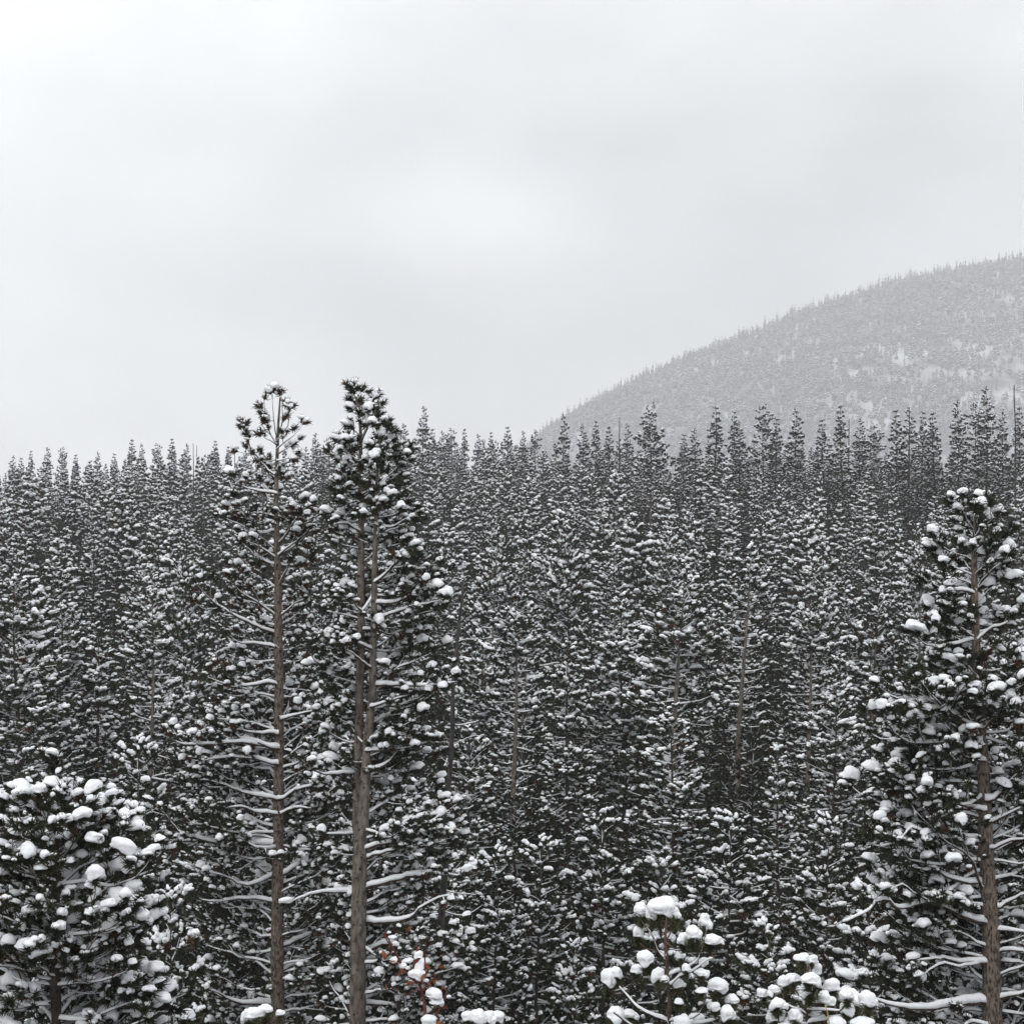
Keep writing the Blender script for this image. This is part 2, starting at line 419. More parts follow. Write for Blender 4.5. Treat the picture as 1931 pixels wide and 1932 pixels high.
# hill behind the forest: its skyline passes through points read in the view, on a ridge that recedes to the far side
HD = 3200.0; HK = HD / 1850.0; SK = .12; HC = 250 * HK
_hx = np.array([880, 960, 1030, 1100, 1200, 1300, 1400, 1500, 1600, 1700, 1800, 1931, 2400, 3000, 3600])
_hy = np.array([980, 880, 820, 775, 727, 683, 640, 600, 567, 537, 517, 493, 430, 400, 420])
_u = (_hx - 965.5) / FPX; HX = _u * (HD - SK * HC) / (1 - SK * _u); HZ = (966 - _hy) / FPX * (HD + SK * (HX - HC))
def hill(x, y):
    yr = HD + SK * (x - HC)
    rz = np.interp(x, np.concatenate([[-400], HX, [3400]]), np.concatenate([[-60], HZ, [300]])) + 60
    t = np.clip((yr - y) / (570 + rz * .9), -1.0, 1)
    sh = np.where(t > 0, 1 - t ** 1.25, 1 - (-t) ** 1.5)
    nse = 9 * np.sin(x * .012 + y * .0075) + 7 * np.sin(x * .025 - y * .018 + 2) + 3 * np.sin(x * .064 + y * .04)
    return -60 + rz * sh + nse * np.clip(np.abs(t) * 4, 0, 1) * np.clip(rz / 60, 0, 1)
tag(grid_mesh('hill', np.linspace(-280, 2500, 220), np.linspace(1950, 4300, 180), hill, M_HILL), kind='structure')

def w(X, Y, d):
    return np.array([(X - 965.5) / FPX * d, d, (966 - Y) / FPX * d])

# ------------------------------------------------------------------ hero pines
def hero(name, label, seed, d, trunk, rad, extL, extR, limbs, bark, whorl=.27, per=3.4, clear=(), y_start=None, el=(R(-8), R(28)), tip_el=R(40),
         dens=1.0, snow_p=.82, cap=1.0, brown=None, lod=HERO, stems=None, bare=.18, cat='pine tree', tuft=1.0, low_fill=1.0, wob=.22, strip=1.0, back=.75):
    """trunk: (Y, X) pairs in view px at distance d; rad: (Y, half width px)"""
    rng = np.random.default_rng(seed); mm = d / FPX
    stems = stems or [dict(trunk=trunk, rad=rad, dy=0.0, y_start=y_start, y_end=3000, share=1.0)]
    ty, tx = np.array(stems[0]['trunk']).T
    zb = float(g((tx[-1] - 965.5) * mm, d)) - .1
    base = np.array([(tx[-1] - 965.5) * mm, d, zb])
    root = empty(name, base, label, cat)
    TP = []; lo, hi = .0, 0
    Yb = 966 - zb / mm
    for si, stm in enumerate(stems):
        ty, tx = np.array(stm['trunk']).T; ry, rr = np.array(stm['rad']).T
        yb = Yb if si == 0 else ty[-1]
        Ys = np.arange(ty[0], yb + 6, 9.0)
        X = np.interp(Ys, ty, tx); kk = np.hanning(9); kk /= kk.sum(); X = np.convolve(np.pad(X, 4, mode='edge'), kk, 'valid')
        rd = np.interp(Ys, ry, rr) * mm
        rd = rd * (1 + .03 * np.sin(Ys * .13) + rng.normal(0, .025, len(Ys)))
        if si == 0: rd = rd * (1 + .5 * np.clip((Ys - (yb - 60)) / 60, 0, 1) ** 2)
        P = np.stack([(X - 965.5) * mm, np.full(len(Ys), d + stm['dy']) + .05 * np.sin(Ys * .01), (966 - Ys) * mm], -1)
        v, t = tube(P[::-1], rd[::-1], 14, .02, rng); TP.append((v, t, bark))
        # broken stubs and knots left on the bark
        ns = int((yb - ty[0]) * mm * 26)
        for _ in range(ns):
            i = rng.integers(len(Ys) // 5, len(Ys)); az = rng.uniform(0, 6.28); dr = dirv(az, R(rng.uniform(-15, 35)))
            st = P[i] + dr * rd[i] * .85; ln = rng.uniform(.01, .035) if rng.random() < .8 else rng.uniform(.06, .22)
            rs = rng.uniform(.010, .024) if ln < .05 else rng.uniform(.005, .010)
            v, t = tube(np.array([st, st + dr * (rd[i] * .15 + ln * .6), st + dr * (rd[i] * .15 + ln)]), np.array([rs * 1.3, rs, rs * .7]), 5); TP.append((v, t, M_DEAD if ln < .05 else M_TWIG))
        stm.update(P=P, Ys=Ys, rd=rd, X=X)
    build('trunk', TP, root, base).location = (0, 0, 0)
    def bough(lines, tips, Y, origin, cp=cap, sp=snow_p):
        br = brown(Y) if brown else .03
        ld = rng.uniform(.6, 1.3)
        B, Nn, S = mesh_parts(rng, lines, tips, lod, M_TWIG, sp * ld, br, cp * (.9 + .1 * ld), strip, tuft)
        rel = origin - base
        o = build('branch', B, root, origin); o.location = rel
        build('needles', Nn, o, origin, smooth=False); build('snow', S, o, origin)
    # limbs drawn one by one: list of (points px, depth drift, radius px, bare share)
    for pts, dz, rp, br in limbs:
        pts = np.array(pts, float); sm = stems[0]
        for s_ in stems:
            if abs(np.interp(pts[0][1], s_['Ys'], s_['X']) - pts[0][0]) < abs(np.interp(pts[0][1], sm['Ys'], sm['X']) - pts[0][0]): sm = s_
        Xc = np.interp(pts[0][1], sm['Ys'], sm['X'])
        pts = np.concatenate([[[Xc, pts[0][1] + 2]], pts])
        acc = np.concatenate([[0], np.cumsum(np.linalg.norm(np.diff(pts, axis=0), axis=1))]); acc /= acc[-1]
        P = np.array([w(x, y, d) for x, y in pts]); P[:, 1] += sm['dy'] + dz * acc + .06 * np.sin(acc * 9 + dz * 7)
        P = resample(P, .09); P[1:] += rng.normal(0, .006, P[1:].shape)
        lines, tips = foliate(rng, P, rp * mm, lod, br, dens * (.5 if rp < 2 else 1), tip_el, spread=.6 if rp < 2 else 1.0)
        bough(lines, tips, pts[0][1], P[0])
    # the rest of the crown
    for stm in stems:
        z = (966 - (stm.get('y_start') or stm['trunk'][0][0])) * mm
        zend = max((966 - stm.get('y_end', 3000)) * mm, zb + .6)
        while z > zend:
            Y = 966 - z / mm; a0 = rng.uniform(0, 6.28); nb = int(per * stm['share'] * np.interp(Y, [1250, 1400], [1, low_fill]) + rng.random())
            for k in range(nb):
                az = a0 + k * 6.283 / max(nb, 1) + rng.normal(0, .35)
                c, s_ = math.cos(az), math.sin(az)
                front = any(y0 < Y < y1 for y0, y1 in clear)
                if front and s_ < -.45: continue
                eR = np.interp(Y, *np.array(extR).T); eL = np.interp(Y, *np.array(extL).T)
                Ln = (eR * max(c, 0) + eL * max(-c, 0) + back * .5 * (eR + eL) * abs(s_)) * mm * rng.uniform(.68, 1.08)
                if 'only' in stm and stm['only'](c): continue
                if Ln < .07: continue
                zz = z + rng.normal(0, .06); i = int(np.clip(np.searchsorted(stm['Ys'], 966 - zz / mm), 0, len(stm['Ys']) - 1))
                p = stm['P'][i]; e0 = rng.uniform(*el)
                hgt = np.clip((Y - stm['trunk'][0][0]) * mm / 1.2, 0, 1)
                e0 = e0 * hgt + (1 - hgt) * R(52)
                P = walk(rng, p, az, e0, max(tip_el * rng.uniform(.6, 1.3), e0), Ln, lod.step, wob)
                lines, tips = foliate(rng, P, min(.009 + .0085 * Ln, stm['rd'][i] * .6), lod, bare if Ln > .6 else .08, dens, tip_el)
                bough(lines, tips, Y, P[0])
            z -= whorl * rng.uniform(.75, 1.25) * np.interp(Y, [1250, 1400], [1, 1 / low_fill ** .5])
    return root

def zr(pts):   # points read on the enlarged lower-right view
    return [(1533 + x * .2724, 1405 + y * .2724) for x, y in pts]
def zr2(pts):
    return [(1533 + x * .2645, 894 + y * .2645) for x, y in pts]
def zl(pts):
    return [(255.5 + x * .3639, 1292.9 + y * .3639) for x, y in pts]
def zu(pts):
    return [(255.5 + x * .3308, 670.7 + y * .3308) for x, y in pts]

right_limbs = [
    (zr([(1145, 670), (900, 630), (700, 560), (620, 525), (570, 560), (500, 620), (400, 640), (330, 620), (290, 560)]), -.9, 5.5, .72),
    (zr([(1160, 945), (1000, 930), (900, 890), (820, 850), (700, 830), (600, 790), (520, 760)]), -.5, 6, .6),
    (zr([(1165, 1220), (1050, 1180), (900, 1100), (780, 1050), (650, 1060), (520, 1070), (460, 1000), (350, 1000), (300, 1050), (150, 1105), (0, 1140), (-90, 1080)]), -1.2, 7, .84),
    (zr([(780, 1050), (740, 1030), (640, 970), (560, 915), (450, 960), (340, 1000)]), -.8, 3, .8),
    (zr([(1170, 1380), (1080, 1330), (990, 1280), (880, 1260), (800, 1300)]), -.3, 3.2, .7),
    (zr([(1170, 1495), (1000, 1490), (880, 1450), (760, 1440), (650, 1450)]), -.4, 5.5, .92),
    (zr([(1150, 1500), (980, 1500), (880, 1480), (780, 1500), (640, 1535)]), -.6, 3, .93),
    (zr([(1180, 1775), (1000, 1770), (750, 1770), (560, 1735), (400, 1690), (300, 1650), (150, 1620)]), -.9, 9, .86),
    (zr([(1180, 1930), (1080, 1895), (1000, 1905), (930, 1950)]), -.4, 5, .9),
    (zr([(1140, 440), (980, 400), (880, 330), (740, 250), (560, 320)]), -.3, 4.5, .6),
    (zr([(1165, 105), (1040, 80), (970, 20), (940, -30)]), -.5, 5, .6),
    (zr([(1160, 350), (1050, 385), (950, 385), (840, 350)]), -.6, 3.5, .8),
    (zr([(1235, 370), (1330, 280), (1400, 180), (1461, 80), (1500, 20)]), -.3, 6.5, .6),
    (zr([(1245, 520), (1380, 440), (1500, 370)]), -.2, 5, .6),
    (zr([(1240, 705), (1350, 650), (1480, 610)]), -.4, 5, .7),
    (zr([(1265, 800), (1400, 805), (1520, 790)]), -.2, 3, .6),
    (zr([(1280, 1110), (1380, 1050), (1520, 980)]), -.3, 5.5, .7),
    (zr([(1280, 1270), (1400, 1265), (1540, 1280)]), -.5, 4.5, .7),
    (zr([(1270, 1430), (1340, 1385), (1461, 1395), (1560, 1380)]), -.6, 5, .8),
    (zr([(1290, 1500), (1400, 1480), (1480, 1515)]), -.2, 5, .8),
    (zr([(1300, 1740), (1400, 1690), (1500, 1670)]), -.3, 6, .8),
    (zr2([(1130, 850), (1050, 825), (920, 830), (820, 780), (760, 720)]), -.4, 4, .35),
    (zr2([(1120, 1060), (1060, 1040), (1000, 1000), (930, 960)]), -.4, 4, .4),
    (zr2([(1120, 1180), (1000, 1200), (850, 1230), (720, 1180), (690, 1120)]), -.5, 4, .5),
    (zr2([(1140, 830), (1200, 760), (1260, 680), (1330, 600)]), -.2, 4.5, .4),
    (zr2([(1170, 1170), (1250, 1110), (1350, 1060), (1450, 980)]), -.2, 4.5, .55),
    (zr2([(1190, 1440), (1225, 1300), (1300, 1335), (1400, 1320), (1490, 1340)]), -.3, 4.5, .7),
    (zr2([(1170, 1900), (1050, 1780), (960, 1680), (880, 1640), (740, 1640), (560, 1580), (400, 1640)]), -.9, 7, .4),
    (zr2([(1170, 1860), (1060, 1850), (850, 1900), (640, 1890), (480, 1760), (420, 1650)]), -.6, 5, .35),
    (zr2([(1160, 1800), (1000, 1720), (820, 1600), (680, 1450), (640, 1420)]), -1.0, 5, .4),
    (zr2([(1180, 1750), (1260, 1640), (1330, 1520), (1400, 1450)]), -.9, 5, .35),
    (zr2([(1170, 1700), (1180, 1600), (1150, 1520)]), -.9, 4, .3),
]
hero('right_pine'.replace('right_', 'bushy_'), 'tall thick-trunked pine with rounded snow-laden head and long bare snowy lower limbs', 5, 26.0,
     [(978, 1838), (1060, 1835), (1150, 1837), (1280, 1843), (1430, 1855), (1640, 1860), (1760, 1868), (1932, 1872), (2300, 1880)],
     [(978, 2.5), (1060, 5.5), (1150, 7), (1280, 9), (1430, 11.5), (1640, 14.5), (1932, 19), (2300, 23)],
     [(978, 36), (1000, 66), (1030, 85), (1070, 88), (1100, 70), (1110, 108), (1180, 108), (1205, 70), (1260, 70), (1310, 130), (1360, 200), (1430, 235), (1500, 205), (1560, 265), (1640, 240), (1700, 230), (1932, 235), (2300, 150)],
     [(978, 40), (1000, 72), (1030, 95), (1080, 80), (1120, 90), (1200, 80), (1300, 120), (1500, 150), (1932, 180), (2300, 140)],
     right_limbs, M_BARK, clear=((1075, 1270), (1425, 2400)), dens=1.15, cap=1.1, whorl=.21, per=4.3, wob=.24)

left_limbs = [
    (zl([(715, 320), (640, 290), (550, 270), (500, 230), (400, 240), (330, 225)]), -.4, 5, .6),
    (zl([(705, 325), (560, 285), (400, 290), (250, 280), (180, 190)]), -.7, 4.5, .45),
    (zl([(710, 400), (600, 375), (410, 370), (300, 420)]), -.3, 4.5, .6),
    (zl([(710, 580), (560, 550), (430, 490), (330, 480)]), -.3, 4.5, .5),
    (zl([(710, 660), (620, 650), (560, 620), (450, 630)]), -.3, 4, .6),
    (zl([(712, 825), (600, 815), (480, 800), (380, 775), (280, 740), (200, 650), (140, 570)]), -.9, 7.5, .62),
    (zl([(690, 820), (480, 805), (350, 790), (200, 780), (100, 740)]), -.6, 4, .5),
    (zl([(700, 985), (620, 1015), (540, 1010), (490, 970), (400, 930)]), -.6, 5, .6),
    (zl([(700, 1110), (560, 1100), (400, 1105), (330, 1080)]), -.3, 4.5, .6),
    (zl([(770, 975), (900, 900), (1050, 835), (1090, 800)]), .5, 6, .85),
    (zl([(770, 1345), (880, 1310), (1000, 1300), (1090, 1310)]), .4, 6, .85),
    (zl([(770, 1470), (900, 1425), (1000, 1430), (1090, 1415)]), .4, 5.5, .85),
    (zl([(775, 1570), (900, 1530), (1050, 1550)]), .3, 5.5, .8),
    (zl([(700, 1645), (600, 1630), (510, 1610), (450, 1560), (380, 1520)]), -.6, 6, .7),
    (zl([(770, 170), (860, 140), (940, 125)]), -.2, 4, .6),
    (zl([(715, 245), (600, 235), (520, 200)]), -.3, 4, .7),
    (zl([(770, 580), (830, 540), (940, 500), (1000, 430)]), -.3, 4.5, .5),
    (zl([(760, 660), (830, 630), (930, 630)]), -.2, 4, .4),
    (zu([(780, 670), (700, 580), (660, 520), (630, 430), (640, 385)]), -.2, 2.6, .15),
    (zu([(800, 960), (680, 920), (580, 850), (540, 810)]), -.4, 3.5, .35),
    (zu([(800, 785), (650, 760), (590, 730), (555, 680)]), -.3, 3, .35),
    (zu([(800, 1000), (720, 1010), (600, 960), (520, 920)]), -.5, 3, .4),
    (zu([(800, 1150), (700, 1080), (630, 1050)]), -.4, 3, .4),
    (zu([(805, 1590), (700, 1540), (580, 1470), (470, 1400), (400, 1320), (375, 1270)]), -.7, 4.5, .45),
    (zu([(830, 1480), (920, 1410), (980, 1380)]), -.2, 3.5, .6),
    (zu([(825, 1300), (870, 1220), (900, 1150)]), -.3, 4, .5),
    (zu([(815, 1080), (880, 1000), (930, 930), (970, 900)]), -.5, 3.5, .3),
    (zu([(820, 1130), (920, 1060), (1010, 980)]), -.3, 3, .35),
    (zu([(800, 1660), (700, 1640), (600, 1630), (540, 1570)]), -.4, 4, .5),
    (zu([(800, 1480), (700, 1400), (600, 1330), (590, 1250)]), -.5, 3.5, .35),
    (zu([(820, 1880), (760, 1860), (640, 1880), (520, 1860), (420, 1810)]), -.5, 4, .4),
    (zu([(800, 500), (760, 420), (740, 300), (742, 235)]), -.1, 1.6, .2), (zu([(805, 480), (790, 330), (785, 260), (797, 190)]), -.15, 1.5, .3),
    (zu([(810, 470), (840, 350), (830, 260), (818, 205)]), .1, 1.6, .3), (zu([(812, 480), (870, 400), (878, 330), (868, 270)]), -.1, 1.6, .2),
    (zu([(810, 530), (900, 460), (945, 410), (952, 375)]), -.1, 1.8, .2), (zu([(800, 510), (740, 470), (695, 445)]), .1, 1.6, .3),
    (zu([(800, 490), (725, 400), (702, 320)]), .12, 1.5, .25), (zu([(812, 560), (880, 520), (940, 470)]), .1, 1.6, .25), (zu([(808, 600), (860, 590), (930, 560)]), -.2, 1.6, .25),
]
hero('slender_pine', 'slender pine with bare brown upper trunk and rust-tinged top, standing alone against the forest', 8, 34.0,
     [(750, 528), (800, 524), (900, 521), (1000, 522), (1100, 525), (1300, 526), (1500, 525), (1700, 524), (1932, 523), (2200, 522)],
     [(750, 1.6), (850, 3.2), (1000, 5.6), (1200, 7.8), (1500, 10), (1932, 13.5), (2200, 16)],
     [(738, 12), (770, 34), (820, 50), (860, 46), (885, 40), (900, 70), (980, 90), (1100, 130), (1150, 95), (1250, 95), (1320, 165), (1400, 195), (1480, 190), (1530, 225), (1600, 180), (1680, 150), (1750, 160), (1932, 180), (2200, 120)],
     [(738, 12), (770, 36), (820, 55), (860, 50), (900, 35), (980, 70), (1050, 65), (1100, 55), (1200, 45), (1300, 55), (1430, 100), (1550, 110), (1700, 125), (1932, 135), (2200, 110)],
     left_limbs, M_BARK, clear=((860, 2400),), y_start=872, dens=.85, whorl=.30, per=3.0, cap=1.02, snow_p=.85, low_fill=1.6,
     brown=lambda Y: float(np.interp(Y, [740, 900, 1000, 1300, 1500], [.6, .55, .3, .2, .06])))

fork_limbs = [
    (zl([(1205, 840), (1300, 810), (1450, 800), (1600, 790), (1650, 740)]), -.4, 5.5, .55),
    (zl([(1205, 890), (1280, 850), (1400, 820), (1480, 860)]), -.7, 5, .5),
    (zl([(1205, 1040), (1330, 1000), (1500, 965), (1670, 960), (1760, 930)]), -.5, 6.5, .65),
    (zl([(1210, 1225), (1400, 1190), (1500, 1110), (1620, 1050), (1700, 1060)]), -.8, 6.5, .75),
    (zl([(1195, 1390), (1280, 1350), (1400, 1350), (1550, 1360), (1650, 1400), (1740, 1380)]), -.4, 6, .7),
    (zl([(1195, 1440), (1300, 1430), (1420, 1450), (1520, 1420)]), -.2, 5, .6),
    (zl([(1225, 440), (1320, 390), (1380, 320), (1450, 290)]), -.2, 4.5, .6),
    (zl([(1235, 105), (1330, 75), (1430, 40)]), -.3, 4, .6),
    (zl([(1195, 1665), (1340, 1670), (1480, 1670)]), -.3, 5.5, .8),
    (zl([(1130, 785), (1000, 770), (920, 730)]), -.6, 3, .8),
    (zl([(1125, 465), (980, 450), (900, 400), (860, 350)]), -.8, 4, .45),
    (zl([(1120, 1085), (960, 1078), (850, 1095), (790, 1120)]), -.5, 5.5, .97),
    (zl([(1215, 335), (1340, 325), (1450, 300)]), -.4, 4, .6),
    (zu([(1355, 1360), (1300, 1450), (1250, 1390), (1200, 1350)]), -.6, 3.2, .55),
    (zu([(1360, 1680), (1290, 1640), (1230, 1620), (1170, 1580)]), -.6, 4, .35),
    (zu([(1345, 1790), (1270, 1700), (1200, 1640)]), -.8, 3.5, .4),
    (zu([(1380, 1280), (1450, 1220), (1520, 1150), (1600, 1080)]), -.3, 4.5, .35),
    (zu([(1375, 1410), (1500, 1400), (1640, 1310), (1720, 1260)]), -.4, 4, .4),
    (zu([(1375, 1500), (1520, 1450), (1700, 1400), (1790, 1370)]), -.5, 4, .45),
    (zu([(1375, 1560), (1480, 1590), (1580, 1500), (1660, 1420)]), -.2, 3.5, .4),
    (zu([(1270, 900), (1340, 910), (1400, 870), (1440, 830)]), -.5, 4.5, .7),
    (zu([(1365, 960), (1450, 980), (1560, 930), (1620, 900)]), -.4, 3.5, .35),
    (zu([(1275, 1000), (1200, 960), (1120, 960), (1080, 920)]), -.4, 3.5, .35),
    (zu([(1275, 1080), (1200, 1030), (1130, 1000)]), .2, 3, .4),
    (zu([(1270, 620), (1220, 570), (1180, 540)]), -.6, 3.5, .2),
    (zu([(1280, 480), (1330, 380), (1360, 300)]), -.3, 3.5, .25),
    (zu([(1285, 600), (1370, 500), (1430, 420), (1450, 380)]), -.4, 3.5, .3),
    (zu([(1360, 1880), (1500, 1870), (1700, 1870), (1850, 1840)]), -.6, 4.5, .5),
    (zu([(1100, 1800), (1060, 1780), (1000, 1690), (1010, 1640)]), -.5, 3, .2),
]
hero('twin_stemmed_pine', 'tall pine with two grey stems that join low down, snowy crown mostly on one side', 21, 32.0, None, None,
     [(728, 14), (800, 30), (850, 38), (950, 40), (990, 66), (1060, 45), (1110, 40), (1165, 92), (1220, 90), (1270, 75), (1350, 60), (1450, 62), (1550, 75), (1650, 92), (1932, 110), (2300, 90)],
     [(728, 14), (770, 34), (830, 55), (870, 78), (960, 95), (1050, 105), (1110, 150), (1150, 160), (1240, 130), (1300, 175), (1400, 130), (1500, 140), (1560, 195), (1640, 220), (1700, 185), (1800, 205), (1932, 215), (2300, 150)],
     fork_limbs, M_BARKG, clear=((1000, 2500),), dens=1.05, cap=1.05, whorl=.26, low_fill=1.5, brown=lambda Y: .08,
     stems=[dict(trunk=[(880, 712), (902, 710), (1068, 707), (1310, 703), (1402, 692), (1511, 687), (1620, 679), (1730, 677), (1932, 674), (2300, 672)],
                 rad=[(880, 2), (1068, 5), (1310, 7.5), (1511, 10), (1620, 14), (1932, 15.5), (2300, 19)], dy=0.0, y_start=885, share=3.4 / 3.4 * .85, only=lambda c: c < -.55),
            dict(trunk=[(748, 668), (765, 671), (800, 677), (900, 677), (1000, 679), (1170, 679), (1310, 675), (1500, 672), (1570, 670), (1640, 677)],
                 rad=[(748, 1.6), (900, 4.8), (1100, 7), (1400, 9), (1640, 9.5)], dy=.30, y_start=752, y_end=1500, share=.95)])

hero('low_pine', 'broad low pine heaped with large snow clumps, dark trunk, beside the slender pine', 33, 17.0,
     [(1436, 114), (1520, 110), (1600, 108), (1932, 105), (2400, 103)],
     [(1436, 2), (1560, 4.5), (1665, 7.5), (1932, 9.5), (2400, 12)],
     [(1436, 7), (1500, 18), (1545, 60), (1590, 115), (1660, 140), (1932, 160), (2400, 100)],
     [(1436, 7), (1500, 14), (1545, 45), (1590, 100), (1640, 170), (1690, 215), (1760, 215), (1932, 240), (2400, 120)],
     [([(110, 1640), (95, 1600), (60, 1560), (35, 1510)], -.2, 3, .3),
      ([(112, 1650), (130, 1600), (165, 1560), (175, 1525)], -.3, 3, .35),
      ([(112, 1670), (150, 1640), (200, 1610), (235, 1570), (240, 1540)], -.2, 3.2, .45),
      ([(110, 1668), (160, 1660), (210, 1670), (270, 1640), (300, 1600)], -.3, 3, .45),
      ([(112, 1560), (110, 1510), (112, 1470)], -.05, 2.2, .3)],
     M_BARKD, clear=((1665, 1715), (1860, 2400)), y_start=1445, el=(R(5), R(32)), tip_el=R(48), whorl=.13, per=4.0, dens=1.25, tuft=.82, cap=.96, snow_p=1.0, bare=.1, strip=1.0)

# ------------------------------------------------------------------ small foreground pines: every tuft and snow cap a piece of its own
def sapling(name, label, seed, d, trunk, r0, limbs, caps, dz=.22):
    rng = np.random.default_rng(seed); mm = d / FPX
    T = np.array([w(x, y, d) for x, y in trunk])
    zb = float(g(T[0, 0], d)) - .05
    base = np.array([T[0, 0], d, zb])
    root = empty(name, base, label, 'pine sapling')
    P = resample(np.concatenate([[base], T]), .08)
    rad = np.interp(np.linspace(0, 1, len(P)), [0, .5, 1], [r0 * mm * 1.5, r0 * mm, r0 * mm * .45])
    v, t = tube(P, rad, 8, .03, rng); sv, st = snow_strip(P, rad, rng, .3, 5)
    build('trunk', [(v, t, M_TWIG), (sv, st, M_SNOW)], root, base)
    nodes = [p for p in P[::2]]
    for pts in limbs:
        q = np.array([w(x, y, d) for x, y in pts]); k = rng.uniform(-dz, dz * .6)
        q[:, 1] += np.linspace(0, 1, len(q)) ** 1.2 * k
        j = np.argmin(np.linalg.norm(P - q[0], axis=1))
        q = resample(np.concatenate([[P[j]], q]), .05); rr = np.linspace(r0 * mm * .62, r0 * mm * .28, len(q))
        v, t = tube(q, rr, 7); sv, st = snow_strip(q, rr, rng, 1.0, 6)
        b = build('branch', [(v, t, M_TWIG)], root, base); build('snow', [(sv, st, M_SNOW)], b, base)
        nodes += [p for p in q]
    nodes = np.array(nodes)
    for (X, Y, rx, ry) in caps:
        c = w(X, Y, d); c[1] += rng.uniform(-dz, dz)
        rx, ry = rx * mm, ry * mm * 1.15
        foot = c - np.array([0, 0, ry * .95])
        below = nodes[nodes[:, 2] < foot[2] + .02]
        src = below if len(below) else nodes
        j = np.argmin(np.linalg.norm((src - foot) * np.array([1, .7, 1]), axis=1)); s = src[j]
        midp = (s + foot) / 2 + np.array([0, 0, -.25 * abs(foot[0] - s[0])])
        q = resample(np.array([s, midp, foot]), .05)
        parts = [tube(q, np.linspace(r0 * mm * .35, r0 * mm * .25, len(q)), 6) + (M_TWIG,)]
        # a few tufts fan out under and through the cap
        nt = 4 if rx > .09 else 3; NB = []
        for i in range(nt):
            off = np.array([rng.uniform(-.5, .5) * rx, rng.uniform(-.5, .5) * rx, rng.uniform(-.5, .1) * ry])
            D = unit(np.array([off[0] / rx * .9, off[1] / rx * .9, 1.0]))
            m = rot_to(D[None], rng.uniform(0, 6.28, 1)) * (max(rx, ry) * rng.uniform(1.0, 1.3))
            v, t = place(*NEAR.tufts[rng.integers(6)], m, (foot + off)[None] + np.array([[0, 0, ry * .18]])); NB.append((v, t, M_YOUNG))
        tf = build('needle_tuft', parts + NB, root, base, smooth=True)
        SN = []
        for i in range(2 if rx > .11 or rng.random() < .4 else 1):
            k = rng.integers(len(NEAR.caps)); sc_ = 1.0 if i == 0 else rng.uniform(.55, .75)
            a = rng.uniform(0, 6.28); ca, sa = math.cos(a), math.sin(a)
            m = np.diag([rx, rx * .95, ry]) @ np.array([[ca, -sa, 0], [sa, ca, 0], [0, 0, 1.]]) * sc_
            o = np.zeros(3) if i == 0 else np.array([rng.choice((-1, 1)) * rx * .65, rng.uniform(-.4, .2) * rx, -ry * rng.uniform(.1, .5)])
            v, t = place(*NEAR.caps[k], m[None], (c + o + np.array([0, 0, ry * .05]))[None]); SN.append((v, t, M_SNOW))
        build('snow_cap', SN, tf, base)
    return root
def zs(l): return [(1086 + a * .1654, 1660.9 + b * .1654) + ((c * .1654, e * .1654) if True else ()) for a, b, c, e in l]
def zsp(l): return [(1086 + a * .1654, 1660.9 + b * .1654) for a, b in l]
sapling('pine_sapling', 'young pine with open upright branches each topped by a round snow cap', 41, 12.0,
        zsp([(1065, 1700), (1060, 1300), (1040, 1000), (1020, 700), (1030, 470)]), 5.0,
        [zsp(p) for p in ([(1000, 880), (930, 790), (880, 650), (810, 540)], [(1060, 1080), (1200, 1030), (1350, 950), (1430, 830), (1490, 600)],
                          [(1080, 1190), (1180, 1090), (1330, 1040), (1480, 920), (1560, 890)], [(1040, 1600), (900, 1560), (720, 1480), (620, 1380), (510, 1270)],
                          [(1060, 1600), (1250, 1580), (1400, 1500), (1470, 1300)], [(760, 1700), (620, 1637), (500, 1520), (420, 1440)], [(1080, 1640), (1300, 1640), (1550, 1600), (1720, 1500)])],
        zs([(770, 430, 78, 95), (985, 380, 150, 115), (880, 470, 80, 100), (1140, 430, 62, 90), (1060, 340, 80, 90), (1310, 560, 75, 92), (1210, 640, 62, 70), (1500, 555, 72, 100), (1550, 715, 100, 72),
            (1630, 720, 60, 55), (735, 700, 58, 75), (780, 860, 85, 95), (920, 1020, 75, 85), (970, 1110, 65, 60), (1230, 940, 45, 50), (1180, 850, 45, 50), (390, 1210, 95, 110), (480, 1150, 62, 75),
            (700, 1080, 62, 60), (1400, 985, 50, 35), (1430, 1060, 90, 55), (1480, 1000, 60, 50), (1590, 1190, 112, 88), (1400, 1180, 70, 50), (1180, 1220, 70, 58), (1780, 1370, 78, 75), (1680, 1430, 72, 95),
            (450, 1560, 95, 105), (620, 1600, 85, 60), (800, 1620, 90, 60), (1180, 1560, 92, 85), (1380, 1620, 90, 60), (1150, 1330, 50, 60), (1090, 700, 50, 60), (1560, 1400, 70, 60)]))
def zt(l): return [(1086 + a * .3308, 1533 + b * .3308, c * .3308, e * .3308) for a, b, c, e in l]
def ztp(l): return [(1086 + a * .3308, 1533 + b * .3308) for a, b in l]
